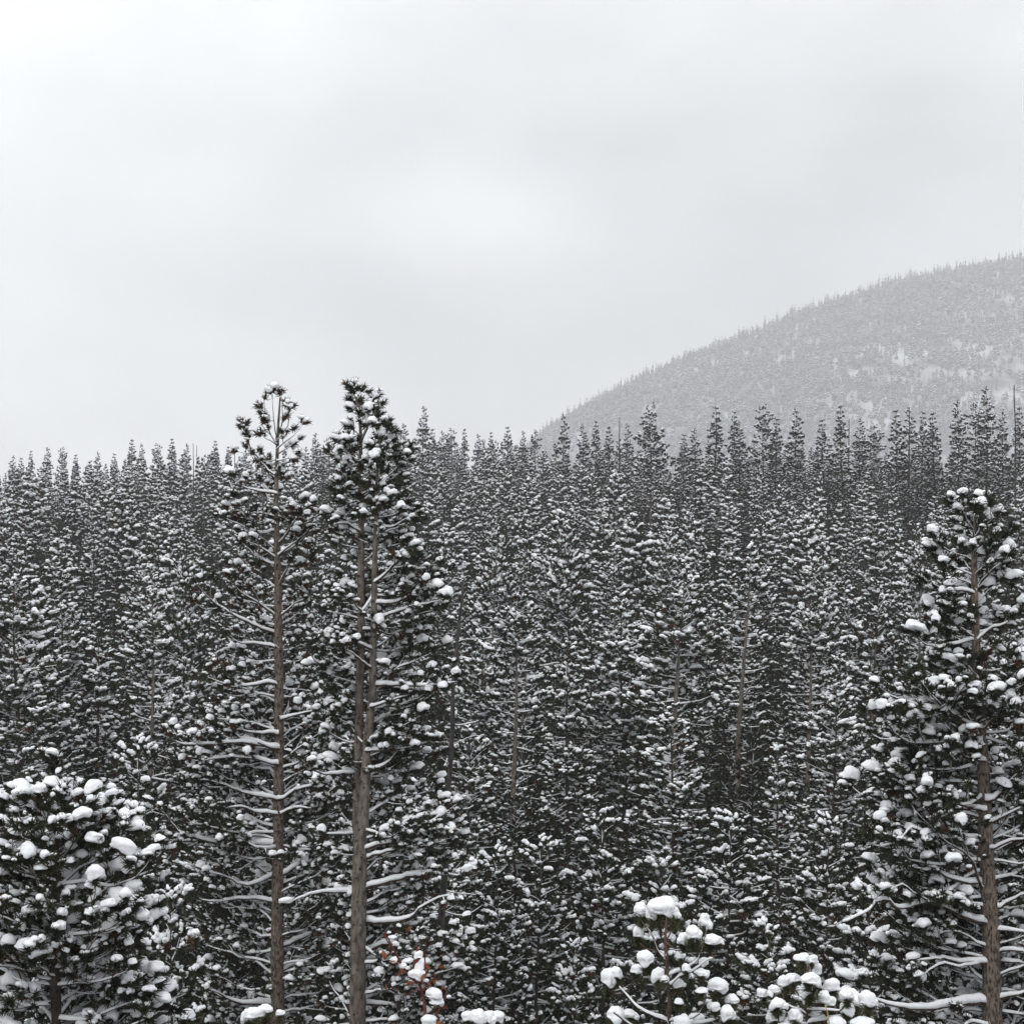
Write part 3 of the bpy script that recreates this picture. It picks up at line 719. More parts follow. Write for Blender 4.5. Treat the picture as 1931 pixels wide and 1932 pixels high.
sapling('pine_sapling', 'small bushy pine top crowded with snow caps at the foot of the thick-trunked pine', 43, 13.0,
        ztp([(1315, 1230), (1315, 1050), (1325, 880)]), 5.0,
        [ztp(p) for p in ([(1315, 1150), (1250, 1120), (1180, 1080), (1110, 1030)], [(1320, 1120), (1400, 1110), (1480, 1090)], [(1315, 1200), (1450, 1180), (1590, 1160)], [(1315, 1210), (1230, 1200), (1140, 1180)])],
        zt([(1315, 865, 42, 40), (1362, 862, 27, 27), (1310, 920, 52, 42), (1380, 945, 42, 42), (1260, 990, 48, 42), (1315, 1000, 42, 50), (1200, 1000, 32, 36), (1108, 990, 30, 30), (1070, 1040, 36, 30),
            (1130, 1055, 46, 36), (1125, 1145, 52, 42), (1222, 1130, 36, 42), (1510, 1000, 42, 36), (1480, 1040, 52, 45), (1420, 1070, 42, 42), (1590, 1110, 70, 60), (1650, 1060, 46, 46), (1170, 1195, 52, 32),
            (1262, 1182, 42, 42), (1350, 1100, 42, 42), (1600, 1175, 62, 42), (1460, 1170, 50, 40), (1530, 1110, 42, 40), (1380, 1180, 45, 40)]))
def zlc(l): return [(255.5 + a * .3639, 1292.9 + b * .3639, c * .3639, e * .3639) for a, b, c, e in l]
sapling('pine_sapling', 'snow-capped tip of a small pine against the foot of the slender pine', 47, 14.0,
        zl([(640, 1790), (635, 1720), (640, 1680)]), 4.0, [], zlc([(620, 1690, 45, 35), (580, 1730, 30, 42), (660, 1720, 42, 40), (690, 1680, 26, 26), (610, 1745, 36, 30), (750, 1700, 22, 26)]), .12)
sapling('pine_sapling', 'snow-capped tip of a small pine under the twin-stemmed pine', 49, 14.0,
        zl([(1790, 1800), (1785, 1740), (1790, 1690)]), 4.0, [], zlc([(1770, 1705, 42, 38), (1725, 1740, 36, 30), (1830, 1715, 32, 32), (1870, 1745, 36, 32), (1790, 1750, 36, 32)]), .12)

# ------------------------------------------------------------------ reddish shrub with dry leaves
def shrub():
    rng = np.random.default_rng(55); d = 9.0; mm = d / FPX
    f = lambda l: [(670.7 + a * .14887, 1692.8 + b * .14887) for a, b in l]
    stems = [([(890, 1700), (870, 1350), (830, 1200), (800, 1080), (780, 880), (775, 660)], 2.9),
             ([(790, 1090), (680, 1010), (600, 900), (520, 760), (430, 600), (400, 520)], 2.0), ([(430, 600), (400, 540), (350, 440)], 1.0), ([(400, 530), (480, 510), (530, 500)], .9),
             ([(830, 1110), (850, 980), (880, 870), (870, 700)], 1.6), ([(850, 1190), (960, 1070), (1020, 1000)], 1.4), ([(960, 1700), (1000, 1560), (1050, 1450), (1110, 1350), (1150, 1200), (1090, 1160)], 2.2),
             ([(1010, 1540), (1000, 1400), (985, 1320)], 1.5), ([(540, 800), (470, 800), (420, 760)], 1.0), ([(880, 1180), (930, 1260), (920, 1200)], 1.0), ([(820, 1180), (740, 1180), (660, 1230)], 1.1),
             ([(1030, 1500), (1060, 1560), (1030, 1640)], 1.4), ([(770, 780), (740, 830), (700, 900)], .9), ([(530, 800), (545, 720)], .9)]
    b0 = w(*f([(890, 1700)])[0], d); zb = float(g(b0[0], d)) - .05
    base = np.array([b0[0], d, zb]); root = empty('leafless_shrub', base, 'reddish-brown twiggy shrub with rusty dry leaves and thick lumps of snow', 'shrub')
    v, t = tube(resample(np.array([base, (base + b0) / 2 + [.02, 0, 0], b0]), .1), np.full(len(resample(np.array([base, (base + b0) / 2, b0]), .1)), 3.1 * mm), 7)
    build('stem', [(v, t, M_RED)], root, base)
    for pts, r in stems:
        q = np.array([w(x, y, d) for x, y in f(pts)]); q[:, 1] += np.linspace(0, 1, len(q)) * rng.uniform(-.06, .06)
        q = resample(q, .02); v, t = tube(q, np.linspace(r * mm * 1.35, r * mm * .8, len(q)), 6); build('twig', [(v, t, M_RED)], root, base)
    for (x, y, rx, ry) in ((795, 745, 52, 62), (815, 900, 70, 80), (770, 985, 95, 85), (1000, 1240, 95, 85), (1030, 1330, 90, 95), (930, 1570, 95, 85), (605, 875, 42, 46), (498, 792, 32, 42), (470, 512, 60, 32), (700, 1080, 40, 30), (420, 450, 22, 30), (1180, 1260, 30, 30), (890, 1060, 36, 26)):
        X, Y = f([(x, y)])[0]; c = w(X, Y, d + rng.uniform(-.03, .03)); k = rng.integers(len(NEAR.caps)); a = rng.uniform(0, 6.28)
        m = np.diag([rx, rx * .8, ry]) @ np.array([[math.cos(a), -math.sin(a), 0], [math.sin(a), math.cos(a), 0], [0, 0, 1.]]) * .14887 * mm
        v, t = place(*NEAR.caps[k], m[None], c[None]); build('snow_clump', [(v, t, M_SNOW)], root, base)
    for (x, y) in ((370, 480), (365, 735), (480, 845), (600, 935), (690, 1090), (935, 1100), (880, 965), (1080, 880), (675, 415), (385, 1160), (640, 1235), (1100, 1170), (1020, 1380), (1060, 1600), (980, 1340), (860, 1010), (760, 820), (420, 740), (1000, 1050), (1110, 1400), (905, 880), (570, 960)):
        X, Y = f([(x, y)])[0]; c = w(X, Y, d + rng.uniform(-.05, .05)); s = rng.uniform(38, 62) * .14887 * mm
        u = np.linspace(-1, 1, 7); wd = np.sqrt(np.clip(1 - u ** 2, 0, 1)) * .5; curl = .35 * u ** 2
        V = np.concatenate([np.stack([wd * s, curl * s + .2 * s * wd, u * s], -1), np.stack([-wd * s, curl * s + .2 * s * wd, u * s], -1), np.stack([0 * u, curl * s - .05 * s, u * s], -1)])
        i = np.arange(6); T = np.concatenate([np.stack([i, i + 1, i + 15], -1), np.stack([i, i + 15, i + 14], -1), np.stack([i + 7, i + 14, i + 15], -1), np.stack([i + 7, i + 15, i + 8], -1)])
        Rm = rot_to(unit(rng.normal(size=(1, 3)) * [1, .4, .8] + [0, 0, -.3]), rng.uniform(0, 6.28, 1))
        v, t = place(V, T, Rm, c[None]); build('leaf', [(v, t, M_RUST)], root, base)
shrub()
# one straw-coloured grass stalk in front of the small bushy pine
_q = resample(np.array([w(1566, 1990, 11.0), w(1563, 1925, 11.0), w(1556, 1897, 11.0)]), .03)
_b = np.array([_q[0][0], 11.0, float(g(_q[0][0], 11.0)) - .05]); _q = np.concatenate([[_b], _q])
tag(build('grass_stalk', [tube(_q, np.linspace(.006, .003, len(_q)), 5) + (M_STRAW,)]), 'single dry yellow grass stalk leaning in front of the bushy snow-capped pine top', 'grass')

# ------------------------------------------------------------------ forest trees
def forest_tree(seed, H, Rc, base_f, shape, lod, per=5.0, whorl=.36, lean=0.0, snow_p=.58, brown=.05, cap=1.0, bark=M_BARKD, dead_low=True, open_front=False):
    """-> dict of part name -> mesh parts, tree of height H standing at the origin"""
    rng = np.random.default_rng(seed)
    zs_ = np.linspace(-.4, H, max(8, int(H * 1.6))); th = rng.uniform(0, 6.28)
    cx = lean * (zs_ / H) ** 2 * math.cos(th) + .05 * np.sin(zs_ * .7 + th); cyy = lean * (zs_ / H) ** 2 * math.sin(th) + .05 * np.cos(zs_ * .6)
    rr = np.maximum(.012 * H * (1 - zs_ / H) ** .85, .012) * 1.05
    P = np.stack([cx, cyy, zs_], -1)
    k = 7 if lod is MID else 4
    tr = [tube(P, rr, k) + (bark,)]
    B, Nn, S = [], [], []; z = H * .985
    lines, tips, load = [], [], [1.0]
    tips.append((np.array([cx[-1], cyy[-1], H]), np.array([0, 0, 1.]), 1.0))
    while z > base_f * H:
        t = (H - z) / (H * (1 - base_f))       # 0 top .. 1 crown base
        if shape == 'spire': e = .10 + .95 * t ** .75 * (1 - .18 * max(0, t - .75) * 4)
        elif shape == 'round': e = .22 + .85 * math.sin(min(1, t * 1.25) * math.pi / 2) * (1 - .45 * max(0, t - .6) * 2)
        else: e = .16 + .9 * t ** .55 * (1 - .35 * max(0, t - .65) * 2.5)
        a0 = rng.uniform(0, 6.28); nb = int(per * (.55 + .45 * min(1, t * 4)) + rng.random())
        for i in range(nb):
            if rng.random() < .10: continue
            az = a0 + i * 6.283 / nb + rng.normal(0, .3)
            if open_front and t > .22 and math.sin(az) < -.5: continue
            Ln = Rc * e * rng.uniform(.55, 1.12)
            e0 = R(rng.uniform(-10, 18)) if shape != 'spire' else R(rng.uniform(-28, 5)); e0 = e0 * min(1, t * 3) + R(50) * max(0, 1 - t * 3)
            p = np.array([np.interp(z, zs_, cx), np.interp(z, zs_, cyy), z + rng.normal(0, .12)])
            Q = walk(rng, p, az, e0, max(e0, R(30) if shape != 'spire' else R(12)), Ln, lod.step, .15)
            n0 = len(tips); foliate(rng, Q, .009 + .010 * Ln, lod, (.15 if t > .4 else .06), 1.0, R(32), lines, tips); load += [rng.choice((.45, .8, 1.1, 1.3))] * (len(tips) - n0); tips[n0:] = [(p_, d_, z_ * min(1, .62 + t * 2.5)) for p_, d_, z_ in tips[n0:]]
        z -= whorl * rng.uniform(.7, 1.3)
    if dead_low:
        zz = base_f * H
        while zz > .08 * H:
            az = rng.uniform(0, 6.28); Q = walk(rng, np.array([np.interp(zz, zs_, cx), np.interp(zz, zs_, cyy), zz]), az, R(rng.uniform(-12, 12)), R(5), rng.uniform(.3, 1.0) * Rc * .8, .3, .2)
            lines.append((Q, np.linspace(.016, .006, len(Q)))); zz -= rng.uniform(.12, .4)
    tz = np.array([t[0][2] for t in tips]) / H
    tr_ = np.array([math.hypot(t[0][0], t[0][1]) for t in tips]) / Rc
    sp = np.interp(tz, [base_f, .45, .72, 1], [.34, .62, 1.05, 1.2]) * np.interp(tr_, [0, .5, .9], [.6, .9, 1.15]) * (snow_p / .58) * np.array(load)
    cs = np.interp(tz, [base_f, .5, .85, 1], [.70, .90, 1.15, 1.2]) * cap
    b, n, s = mesh_parts(rng, lines, tips, lod, M_TWIG, sp, brown, cs, 1.0)
    return {'trunk': tr, 'branches': b, 'crown': n, 'snow': s}
MIDV = []
# seed, height, crown radius, crown base, outline, lean, snow load, trunk side open: tall trees first, then the sheltered layer
_specs = [(101, 12, 2.0, .16, 'pine', .3, .95, 1), (102, 13, 1.7, .28, 'pine', .2, .80, 1), (103, 11, 2.0, .12, 'round', .2, 1.1, 0), (104, 12.5, 1.55, .12, 'spire', .1, .75, 0), (105, 10, 1.8, .08, 'pine', .1, 1.0, 0),
          (106, 13.5, 1.35, .40, 'pine', .5, .70, 1), (107, 11.5, 1.9, .22, 'round', .3, 1.05, 0), (108, 9, 1.6, .05, 'spire', .1, .85, 0), (109, 12, 2.2, .14, 'pine', .2, .95, 0), (113, 12.5, 1.25, .25, 'spire', .1, .55, 0),
          (116, 3.6, 1.15, .03, 'pine', .05, 1.0, 0), (117, 5.6, 1.45, .04, 'pine', .1, 1.0, 0), (110, 8.5, 1.6, .06, 'pine', .1, .15, 0), (111, 9, 1.5, .12, 'spire', .2, .11, 0), (112, 8, 1.7, .06, 'round', .2, .18, 0), (114, 4.6, 1.25, .03, 'pine', .1, .18, 0), (115, 6, 1.3, .05, 'spire', .1, .15, 0)]
EMERG, UNDER, SKYV = (0, 1, 2, 3, 4, 5, 6, 8, 9), (12, 13, 14, 15, 16), (3, 9, 9, 3, 1, 9)
def fit(pool, H, rng):
    ok = [i for i in pool if .8 < H / MIDV[i][0] < 1.3]
    return int(rng.choice(ok)) if ok else min(pool, key=lambda i: abs(math.log(H / MIDV[i][0])))
for (sd, H, Rc, bf, shp, ln, ld, opn) in _specs:
    P = forest_tree(sd, H, Rc, bf, shp, MID, lean=ln, snow_p=ld * .78, cap=1.12 if ld > .5 else .85, whorl=.30 if shp == 'spire' else .36, bark=M_BARKG if opn else M_BARKD, open_front=bool(opn))
    ms = {}
    for k, v in P.items():
        o = build('pine_' + k, v, smooth=(k != 'crown')); ms[k] = o.data; bpy.data.objects.remove(o)
    MIDV.append((H, Rc, shp, ms))
tmpl = bpy.data.collections.new('far_pine_shapes')
FARV = []
for i, (sd, H, Rc, bf, shp) in enumerate([(201, 12, 1.5, .2, 'pine'), (202, 13, 1.25, .25, 'spire'), (203, 11, 1.6, .15, 'round'), (204, 12.5, 1.1, .2, 'spire'), (206, 13.5, 1.3, .38, 'pine'), (205, 8.5, 1.5, .1, 'pine'), (207, 9, 1.4, .1, 'spire')]):
    P = forest_tree(sd, H, Rc, bf, shp, FAR, per=5, whorl=.40, snow_p=.75 if i < 5 else .13, cap=1.05, lean=.2)
    o = build('far_pine_%02d' % i, sum(P.values(), [])); sc.collection.objects.unlink(o); tmpl.objects.link(o); FARV.append((H, Rc, shp, o.data))

def put_tree(name, label, cat, group, vi, x, y, H, rz, wide=1.0, part_sets=None):
    Hh, Rc, shp, ms = MIDV[vi]; s = H / Hh
    root = empty(name, (x, y, float(g(x, y)) - .05), label, cat, group)
    root.scale = (s * wide, s * wide, s); root.rotation_euler = (0, 0, rz)
    for k, me in ms.items():
        o = bpy.data.objects.new(k, me); sc.collection.objects.link(o); o.parent = root
    return root
rng = np.random.default_rng(77)
placed = []          # x, y, radius
def place_top(X, Ytop, d):
    x = (X - 965.5) / FPX * d; return x, d, (966 - Ytop) / FPX * d - float(g(x, d)) + .05
# trees of the middle distance that stand out one by one: X, Y of the tip, distance, variant, width, label
named = [
    (1265, 1085, 62, 0, 1.12, 'big pine in mid forest with bare brown trunk showing below its wide crown, straight ahead'),
    (968, 1128, 64, 1, 1.0, 'pine with a straight dark trunk right beside the leaning dead snag'),
    (1068, 1215, 58, 3, 1.0, 'narrow dark pine between the two brown-trunked mid-forest pines'),
    (1388, 1035, 74, 5, 1.0, 'very slim tall pine with reddish trunk, crown only near its top'),
    (1523, 1130, 70, 1, 1.0, 'tall straight pine with thin crown, between the slim reddish one and the thick-trunked pine'),
    (1378, 1555, 44, 4, .95, 'short bushy pine whose tip rises above the small round-capped sapling'),
    (1470, 1418, 50, 7, 1.0, 'short pointed pine at the edge of a dark gap in the forest'),
    (1175, 1150, 66, 6, 1.0, 'round-headed pine just behind the big mid-forest pine'),
    (1075, 1000, 86, 2, .9, 'rounded pine rising over the mid forest, snow thick on its dome'),
    (925, 1010, 84, 0, .8, 'pale round-topped pine close to the upper crown of the twin-stemmed pine'),
    (1640, 1120, 72, 0, .9, 'dense pine left of the thick-trunked pine, partly hidden by its boughs'),
    (1590, 1240, 60, 3, 1.0, 'dark narrow pine next to the outermost boughs of the thick-trunked pine'),
    (40, 1105, 56, 8, 1.1, 'wide pine with slanting snowy boughs at the forest edge above the low pine'),
    (280, 1130, 62, 1, 1.0, 'pine with a pale bare trunk above the low snow-heaped pine'),
    (185, 1180, 58, 3, 1.0, 'dark pointed pine directly behind the top of the low snow-heaped pine'),
    (345, 1060, 70, 2, .9, 'rounded pine just beyond the longest boughs of the slender pine'),
    (610, 1090, 68, 6, .9, 'snowy pine seen in the gap between the slender and the twin-stemmed pine'),
    (1730, 1010, 80, 1, .9, 'tall pine close behind the head of the thick-trunked pine'),
    (1135, 1545, 46, 8, .9, 'low dense pine in the darkest hollow of the forest'),
    (1010, 1600, 45, 4, .9, 'low snowy pine next to the skirt of the twin-stemmed pine'),
    (1560, 1560, 42, 4, .85, 'low snowy pine beneath the long limbs of the thick-trunked pine'),
    (1250, 1640, 40, 7, 1.0, 'low pointed pine right behind the round-capped sapling'),
    (430, 1330, 48, 4, 1.0, 'low pine behind the lowest boughs of the slender pine'),
    (250, 1420, 42, 8, .85, 'low wide pine between the low snow-heaped pine and the slender pine'),
    (1740, 1480, 40, 2, .9, 'dark pine filling the space behind the bare limbs of the thick-trunked pine'),
    (1900, 1400, 42, 0, .9, 'snowy pine behind the trunk of the thick-trunked pine at the frame edge'),
    (800, 1500, 42, 8, .9, 'dense pine behind the lower boughs of the twin-stemmed pine'),
    (600, 1480, 42, 4, .9, 'dense low pine between the two tall bare trunks'),
    (60, 1560, 33, 4, .9, 'pine in shade close behind the low snow-heaped pine'),
    (1640, 1690, 34, 4, .8, 'shaded small pine under the lowest limbs of the thick-trunked pine'),
    (1450, 1760, 33, 7, .9, 'small snowy pine between the two capped saplings'),
    (1080, 1790, 34, 4, .8, 'small shaded pine beside the reddish shrub'),
    (930, 1620, 41, 8, .9, 'low pine in the gap under the leaning dead trunk'),
    (320, 1700, 30, 2, .75, 'small shaded pine at the foot of the slender pine'),
]
for (X, Y, d, vi, wd, lab) in named:
    x, y, H = place_top(X, Y, d)
    if H / MIDV[vi][0] < .72: vi = fit((10, 11, 4, 7), H, rng)
    put_tree('forest_pine', lab, 'pine tree', 'pines of the mid forest', vi, x, y, H, rng.uniform(-.35, .35) if vi in (0, 1, 5) else rng.uniform(0, 6.28), wd * MIDV[vi][0] / H * min(1.2, max(.82 * H / MIDV[vi][0], H / MIDV[vi][0] if H / MIDV[vi][0] < 1.2 else 0)))
    placed.append((x, y, 1.2))
# tips that stand clear on the skyline: X, Y, distance, variant (far set shapes), thinness
sky_list = [(25, 862, 262), (40, 866, 258), (60, 853, 268), (88, 847, 262), (119, 847, 262), (145, 860, 255), (183, 855, 258), (215, 858, 250), (250, 832, 250), (266, 840, 256), (295, 840, 252), (323, 830, 250),
            (351, 840, 252), (404, 834, 248), (432, 845, 250), (597, 820, 240), (622, 828, 244), (650, 802, 225), (760, 803, 240), (797, 771, 215), (818, 812, 240), (832, 816, 244), (850, 812, 240), (878, 812, 238), (900, 822, 240), (925, 818, 236),
            (957, 808, 232), (985, 816, 240), (1010, 815, 235), (1062, 786, 205), (1100, 805, 215), (1122, 797, 215), (1150, 808, 205), (1182, 803, 210), (1230, 777, 185), (1288, 822, 205), (1312, 812, 200), (1347, 771, 200), (1382, 779, 210), (1395, 798, 200), (1440, 769, 200),
            (1462, 792, 200), (1500, 776, 205), (1553, 795, 205), (1588, 769, 190), (1620, 795, 200), (1650, 806, 200), (1690, 777, 190), (1714, 774, 195), (1738, 780, 195), (1762, 782, 200), (1808, 760, 185), (1838, 765, 200), (1862, 735, 185), (1890, 778, 190), (1925, 772, 195)]
prev = None
for i, (X, Y, d) in enumerate(sky_list):
    x, y, H = place_top(X, Y, d + rng.uniform(-4, 4))
    vi = SKYV[i % 6]
    thin = rng.uniform(.8, 1.1)
    if X == 1862: lab, vi = 'tallest dark spire-topped pine on the skyline under the hill, near the bare snag', 3
    elif X == 797: lab, vi = 'lone slim pine sticking up above the treeline beside the twin-stemmed pine', 3
    elif X == 1230: lab, vi = 'broad pointed pine on the skyline below the foot of the hill', 0
    elif X == 1062: lab, vi = 'pointed pine on the skyline just where the hill begins to rise', 3
    else: lab = ('pine whose tip shows on the skyline between the frame edge and the slender pine' if X < 505 else 'pine whose tip shows on the skyline between the slender and the twin-stemmed pine' if X < 670
                 else 'pine whose tip shows on the skyline between the twin-stemmed pine and the hill foot' if X < 1035 else 'pine whose tip stands out against the misty hill')
    put_tree('skyline_pine', lab, 'pine tree', 'pines along the forest skyline', vi, x, y, H, rng.uniform(0, 6.28), thin * MIDV[vi][0] / H * max(.8, H / MIDV[vi][0]))
    placed.append((x, y, 1.0))

# dead snags
def snag(name, label, X0, Y0, X1, Y1, d, r, seed, nb=14, blen=.5, group=None):
    q = np.random.default_rng(seed); top = w(X0, Y0, d); bot = w(X1, Y1, d); z = float(g(bot[0], d)) - .1
    k = (z - top[2]) / (bot[2] - top[2]); base = top + (bot - top) * k; base[1] = d; base[2] = z
    root = empty(name, base, label, 'dead tree', group)
    n = 26; P = base + (top - base) * np.linspace(0, 1, n)[:, None] + np.cumsum(q.normal(0, .015, (n, 3)), 0) * [1, 1, 0]
    rd = r * (1.25 - np.linspace(0, 1, n) ** 1.1 * .95)
    build('trunk', [tube(P, rd, 9, .05, q) + (M_DEAD,)], root, base)
    parts, sn = [], []
    for i in range(nb):
        j = q.integers(n // 3, n); Q = walk(q, P[j], q.uniform(0, 6.28), R(q.uniform(-25, 35)), R(q.uniform(-10, 40)), q.uniform(.3, 1.2) * blen, .12, .2)
        rr = np.linspace(max(.012, rd[j] * .25), .005, len(Q)); parts.append(tube(Q, rr, 4) + (M_DEAD,)); sn.append(snow_strip(Q, rr, q, .8, 4) + (M_SNOW,))
    build('branches', parts, root, base); build('snow', sn, root, base)
    placed.append((base[0], base[1], .8))
snag('dead_snag', 'leaning dark dead trunk beside the skirt of the twin-stemmed pine', 880, 1095, 845, 1510, 37, .075, 3, 14, .9)
snag('dead_snag', 'tall bare dead snag with stubby twigs on the skyline by the tallest spire-topped pine', 1911, 727, 1914, 1000, 150, .11, 4, 26, 1.1)
for i, (X, Y, d) in enumerate([(364, 836, 240), (371, 840, 240), (668, 795, 235), (441, 842, 250), (1167, 788, 205), (1716, 768, 190), (590, 830, 250), (1600, 790, 200)]):
    snag('dead_snag', 'thin bare dead spike poking above the treeline', X, Y, X + rng.uniform(-2, 2), Y + 140, d, .11, 60 + i, 8, .5, 'thin dead spikes on the treeline')

# fill: scattered so that tips climb from the hollow to the skyline
SKX = np.array([-200, 0, 250, 500, 800, 1000, 1300, 1600, 1931, 2200]); SKY = np.array([895, 888, 862, 850, 826, 832, 826, 822, 812, 805])
DY = np.array([38, 45, 52, 65, 90, 130, 200, 300]); DT = np.array([1600, 1440, 1300, 1120, 1000, 925, 850, 800])
fill = []; cell = {}
def free(x, y, rmin):
    cx, cy_ = int(x // 4), int(y // 4)
    for a in range(cx - 1, cx + 2):
        for b in range(cy_ - 1, cy_ + 2):
            for (px, py, pr) in cell.get((a, b), ()):
                if (px - x) ** 2 + (py - y) ** 2 < max(rmin, pr) ** 2: return False
    return True
for (x, y, r_) in placed: cell.setdefault((int(x // 4), int(y // 4)), []).append((x, y, r_ + .5))
def sow(n_tries, smin, sgrow, low):
    for _ in range(n_tries):
        y = 40 + 270 * rng.random() ** .62; half = y * math.tan(FOV / 2) + 9
        x = rng.uniform(-half, half)
        if not free(x, y, smin + sgrow * y): continue
        X = 965.5 + x / y * FPX; gz = float(g(x, y))
        Ymin = max(np.interp(y, DY, DT) + 150 * rng.beta(1.2, 2.0) * np.interp(y, [40, 130, 300], [1, .8, .25]), np.interp(X, SKX, SKY) + 55 * rng.random() ** 1.5)
        H = (966 - Ymin) / FPX * y - gz
        if low: H = min(H * rng.uniform(.45, .68), 9.5)
        if H < (2.5 if low else 5): continue
        H = min(H, 14.5 * rng.uniform(.85, 1.0))
        cell.setdefault((int(x // 4), int(y // 4)), []).append((x, y, 1.5)); fill.append((x, y, H, abs(X - 965.5), low))
sow(30000, 4.0, .008, False)
sow(45000, 2.1, .0035, True)
fill.sort(key=lambda f: f[1])
inview = [f for f in fill if f[3] < 1010]
NEARN = 300 - len(named)
cut = inview[min(NEARN, len(inview) - 1)][1]
far_pts = []
for (x, y, H, ax, low) in fill:
    if y < cut and ax < 1010:
        vi = fit(UNDER if low else EMERG, H, rng); k = H / MIDV[vi][0]
        Xp = 965.5 + x / y * FPX
        zone = ('between the frame edge and the slender pine' if Xp < 500 else 'behind the gap between slender and twin-stemmed pines' if Xp < 680 else 'between the twin-stemmed pine and the big mid-forest pine' if Xp < 1255
                else 'between the big mid-forest pine and the thick-trunked pine' if Xp < 1640 else 'behind the thick-trunked pine')
        put_tree('forest_pine', ('dark sheltered forest pine ' if low else 'tall snow-dusted forest pine ') + zone, 'pine tree',
                 ('dark sheltered pines ' if low else 'tall snow-dusted pines ') + zone, vi, x, y, H,
                 rng.uniform(-.4, .4) if vi in (0, 1, 5) else rng.uniform(0, 6.28), rng.uniform(.85, 1.12) * min(1.15, max(.85, k)) / k if .7 < k else 1.1)
    else:
        far_pts.append((x, y, H, low))
print('forest: individual', len(inview), 'cut at', cut, 'rest', len(far_pts))

def scatter(name, P, idx, scl, coll, label):
    n = len(P); me = bpy.data.meshes.new(name); me.vertices.add(n); me.vertices.foreach_set('co', np.asarray(P, np.float32).ravel())
    a = me.attributes.new('pick', 'INT', 'POINT'); a.data.foreach_set('value', np.asarray(idx, np.int32))
    a = me.attributes.new('size', 'FLOAT_VECTOR', 'POINT'); a.data.foreach_set('vector', np.asarray(scl, np.float32).ravel())
    q = np.random.default_rng(n); rot = np.zeros((n, 3), np.float32); rot[:, 2] = q.uniform(0, 6.28, n); rot[:, :2] = q.normal(0, .02, (n, 2))
    a = me.attributes.new('turn', 'FLOAT_VECTOR', 'POINT'); a.data.foreach_set('vector', rot.ravel())
    o = bpy.data.objects.new(name, me); sc.collection.objects.link(o)
    ng = bpy.data.node_groups.new(name + '_scatter', 'GeometryNodeTree')
    ng.interface.new_socket('Geometry', in_out='INPUT', socket_type='NodeSocketGeometry'); ng.interface.new_socket('Geometry', in_out='OUTPUT', socket_type='NodeSocketGeometry')
    gi, go = ng.nodes.new('NodeGroupInput'), ng.nodes.new('NodeGroupOutput')
    ci = ng.nodes.new('GeometryNodeCollectionInfo'); ci.inputs['Collection'].default_value = coll; ci.inputs['Separate Children'].default_value = True; ci.inputs['Reset Children'].default_value = True
    ip = ng.nodes.new('GeometryNodeInstanceOnPoints'); ip.inputs['Pick Instance'].default_value = True
    def attr(nm, ty):
        t = ng.nodes.new('GeometryNodeInputNamedAttribute'); t.data_type = ty; t.inputs['Name'].default_value = nm; return t.outputs['Attribute']
    e2r = ng.nodes.new('FunctionNodeEulerToRotation')
    l = ng.links
    l.new(gi.outputs[0], ip.inputs['Points']); l.new(ci.outputs[0], ip.inputs['Instance']); l.new(attr('pick', 'INT'), ip.inputs['Instance Index'])
    l.new(attr('turn', 'FLOAT_VECTOR'), e2r.inputs[0]); l.new(e2r.outputs[0], ip.inputs['Rotation']); l.new(attr('size', 'FLOAT_VECTOR'), ip.inputs['Scale'])
    l.new(ip.outputs[0], go.inputs[0])
    md = o.modifiers.new('scatter', 'NODES'); md.node_group = ng
    tag(o, label, 'forest', None, 'stuff'); return o
idx = np.array([rng.integers(5, 7) if f[3] else rng.integers(0, 5) for f in far_pts]); scl = []; pts = []
for (x, y, H, low), i in zip(far_pts, idx):
    k = H / FARV[i][0]; wd = rng.uniform(.8, 1.15) * min(1.25, max(.8, k)); scl.append((wd, wd, k)); pts.append((x, y, float(g(x, y)) - .05))
scatter('forest', pts, idx, scl, tmpl, 'far rows of snow-dusted pines massed up to the skyline of the forest')

# ------------------------------------------------------------------ woods on the hill
hcol = bpy.data.collections.new('hill_tree_shapes'); HV = []
def hill_tree(seed, H, Rc, shape):
    q = np.random.default_rng(seed); parts = [tube(np.array([[0, 0, -1], [0, 0, H * .5], [0, 0, H]]), np.array([.18, .12, .03]), 4) + (M_BARKD,)]
    v0, f0 = ico(0)
    n = 30; z = np.sort(q.uniform(.12, 1, n))[::-1]; pos, sz = [], []
    for t in z:
        e = (1 - t) ** .8 if shape == 'spire' else math.sin(min(1, (1 - t) * 1.5 + .2) * 1.57) * .9
        a = q.uniform(0, 6.28); r_ = Rc * e * q.uniform(.35, 1); pos.append((r_ * math.cos(a), r_ * math.sin(a), t * H)); sz.append(q.uniform(.35, .6) * (.45 + e * .8) * Rc * .8)
    pos = np.array(pos); sz = np.array(sz)
    D = rot_to(unit(q.normal(size=(n, 3))), q.uniform(0, 6, n)) * sz[:, None, None]
    D[:, 2, :] *= .7
    parts.append(place(v0, f0, D, pos) + (M_NEEDLE,))
    kp = q.random(n) < .75
    cp = cap_templates(0, 1, seed)[0]
    A = np.zeros((n, 3, 3)); A[:, 0, 0] = sz * .85; A[:, 1, 1] = sz * .85; A[:, 2, 2] = sz * .5
    parts.append(place(cp[0], cp[1], A[kp], pos[kp] + np.array([0, 0, 1.]) * (sz[kp] * .45)[:, None]) + (M_SNOW,))
    return parts
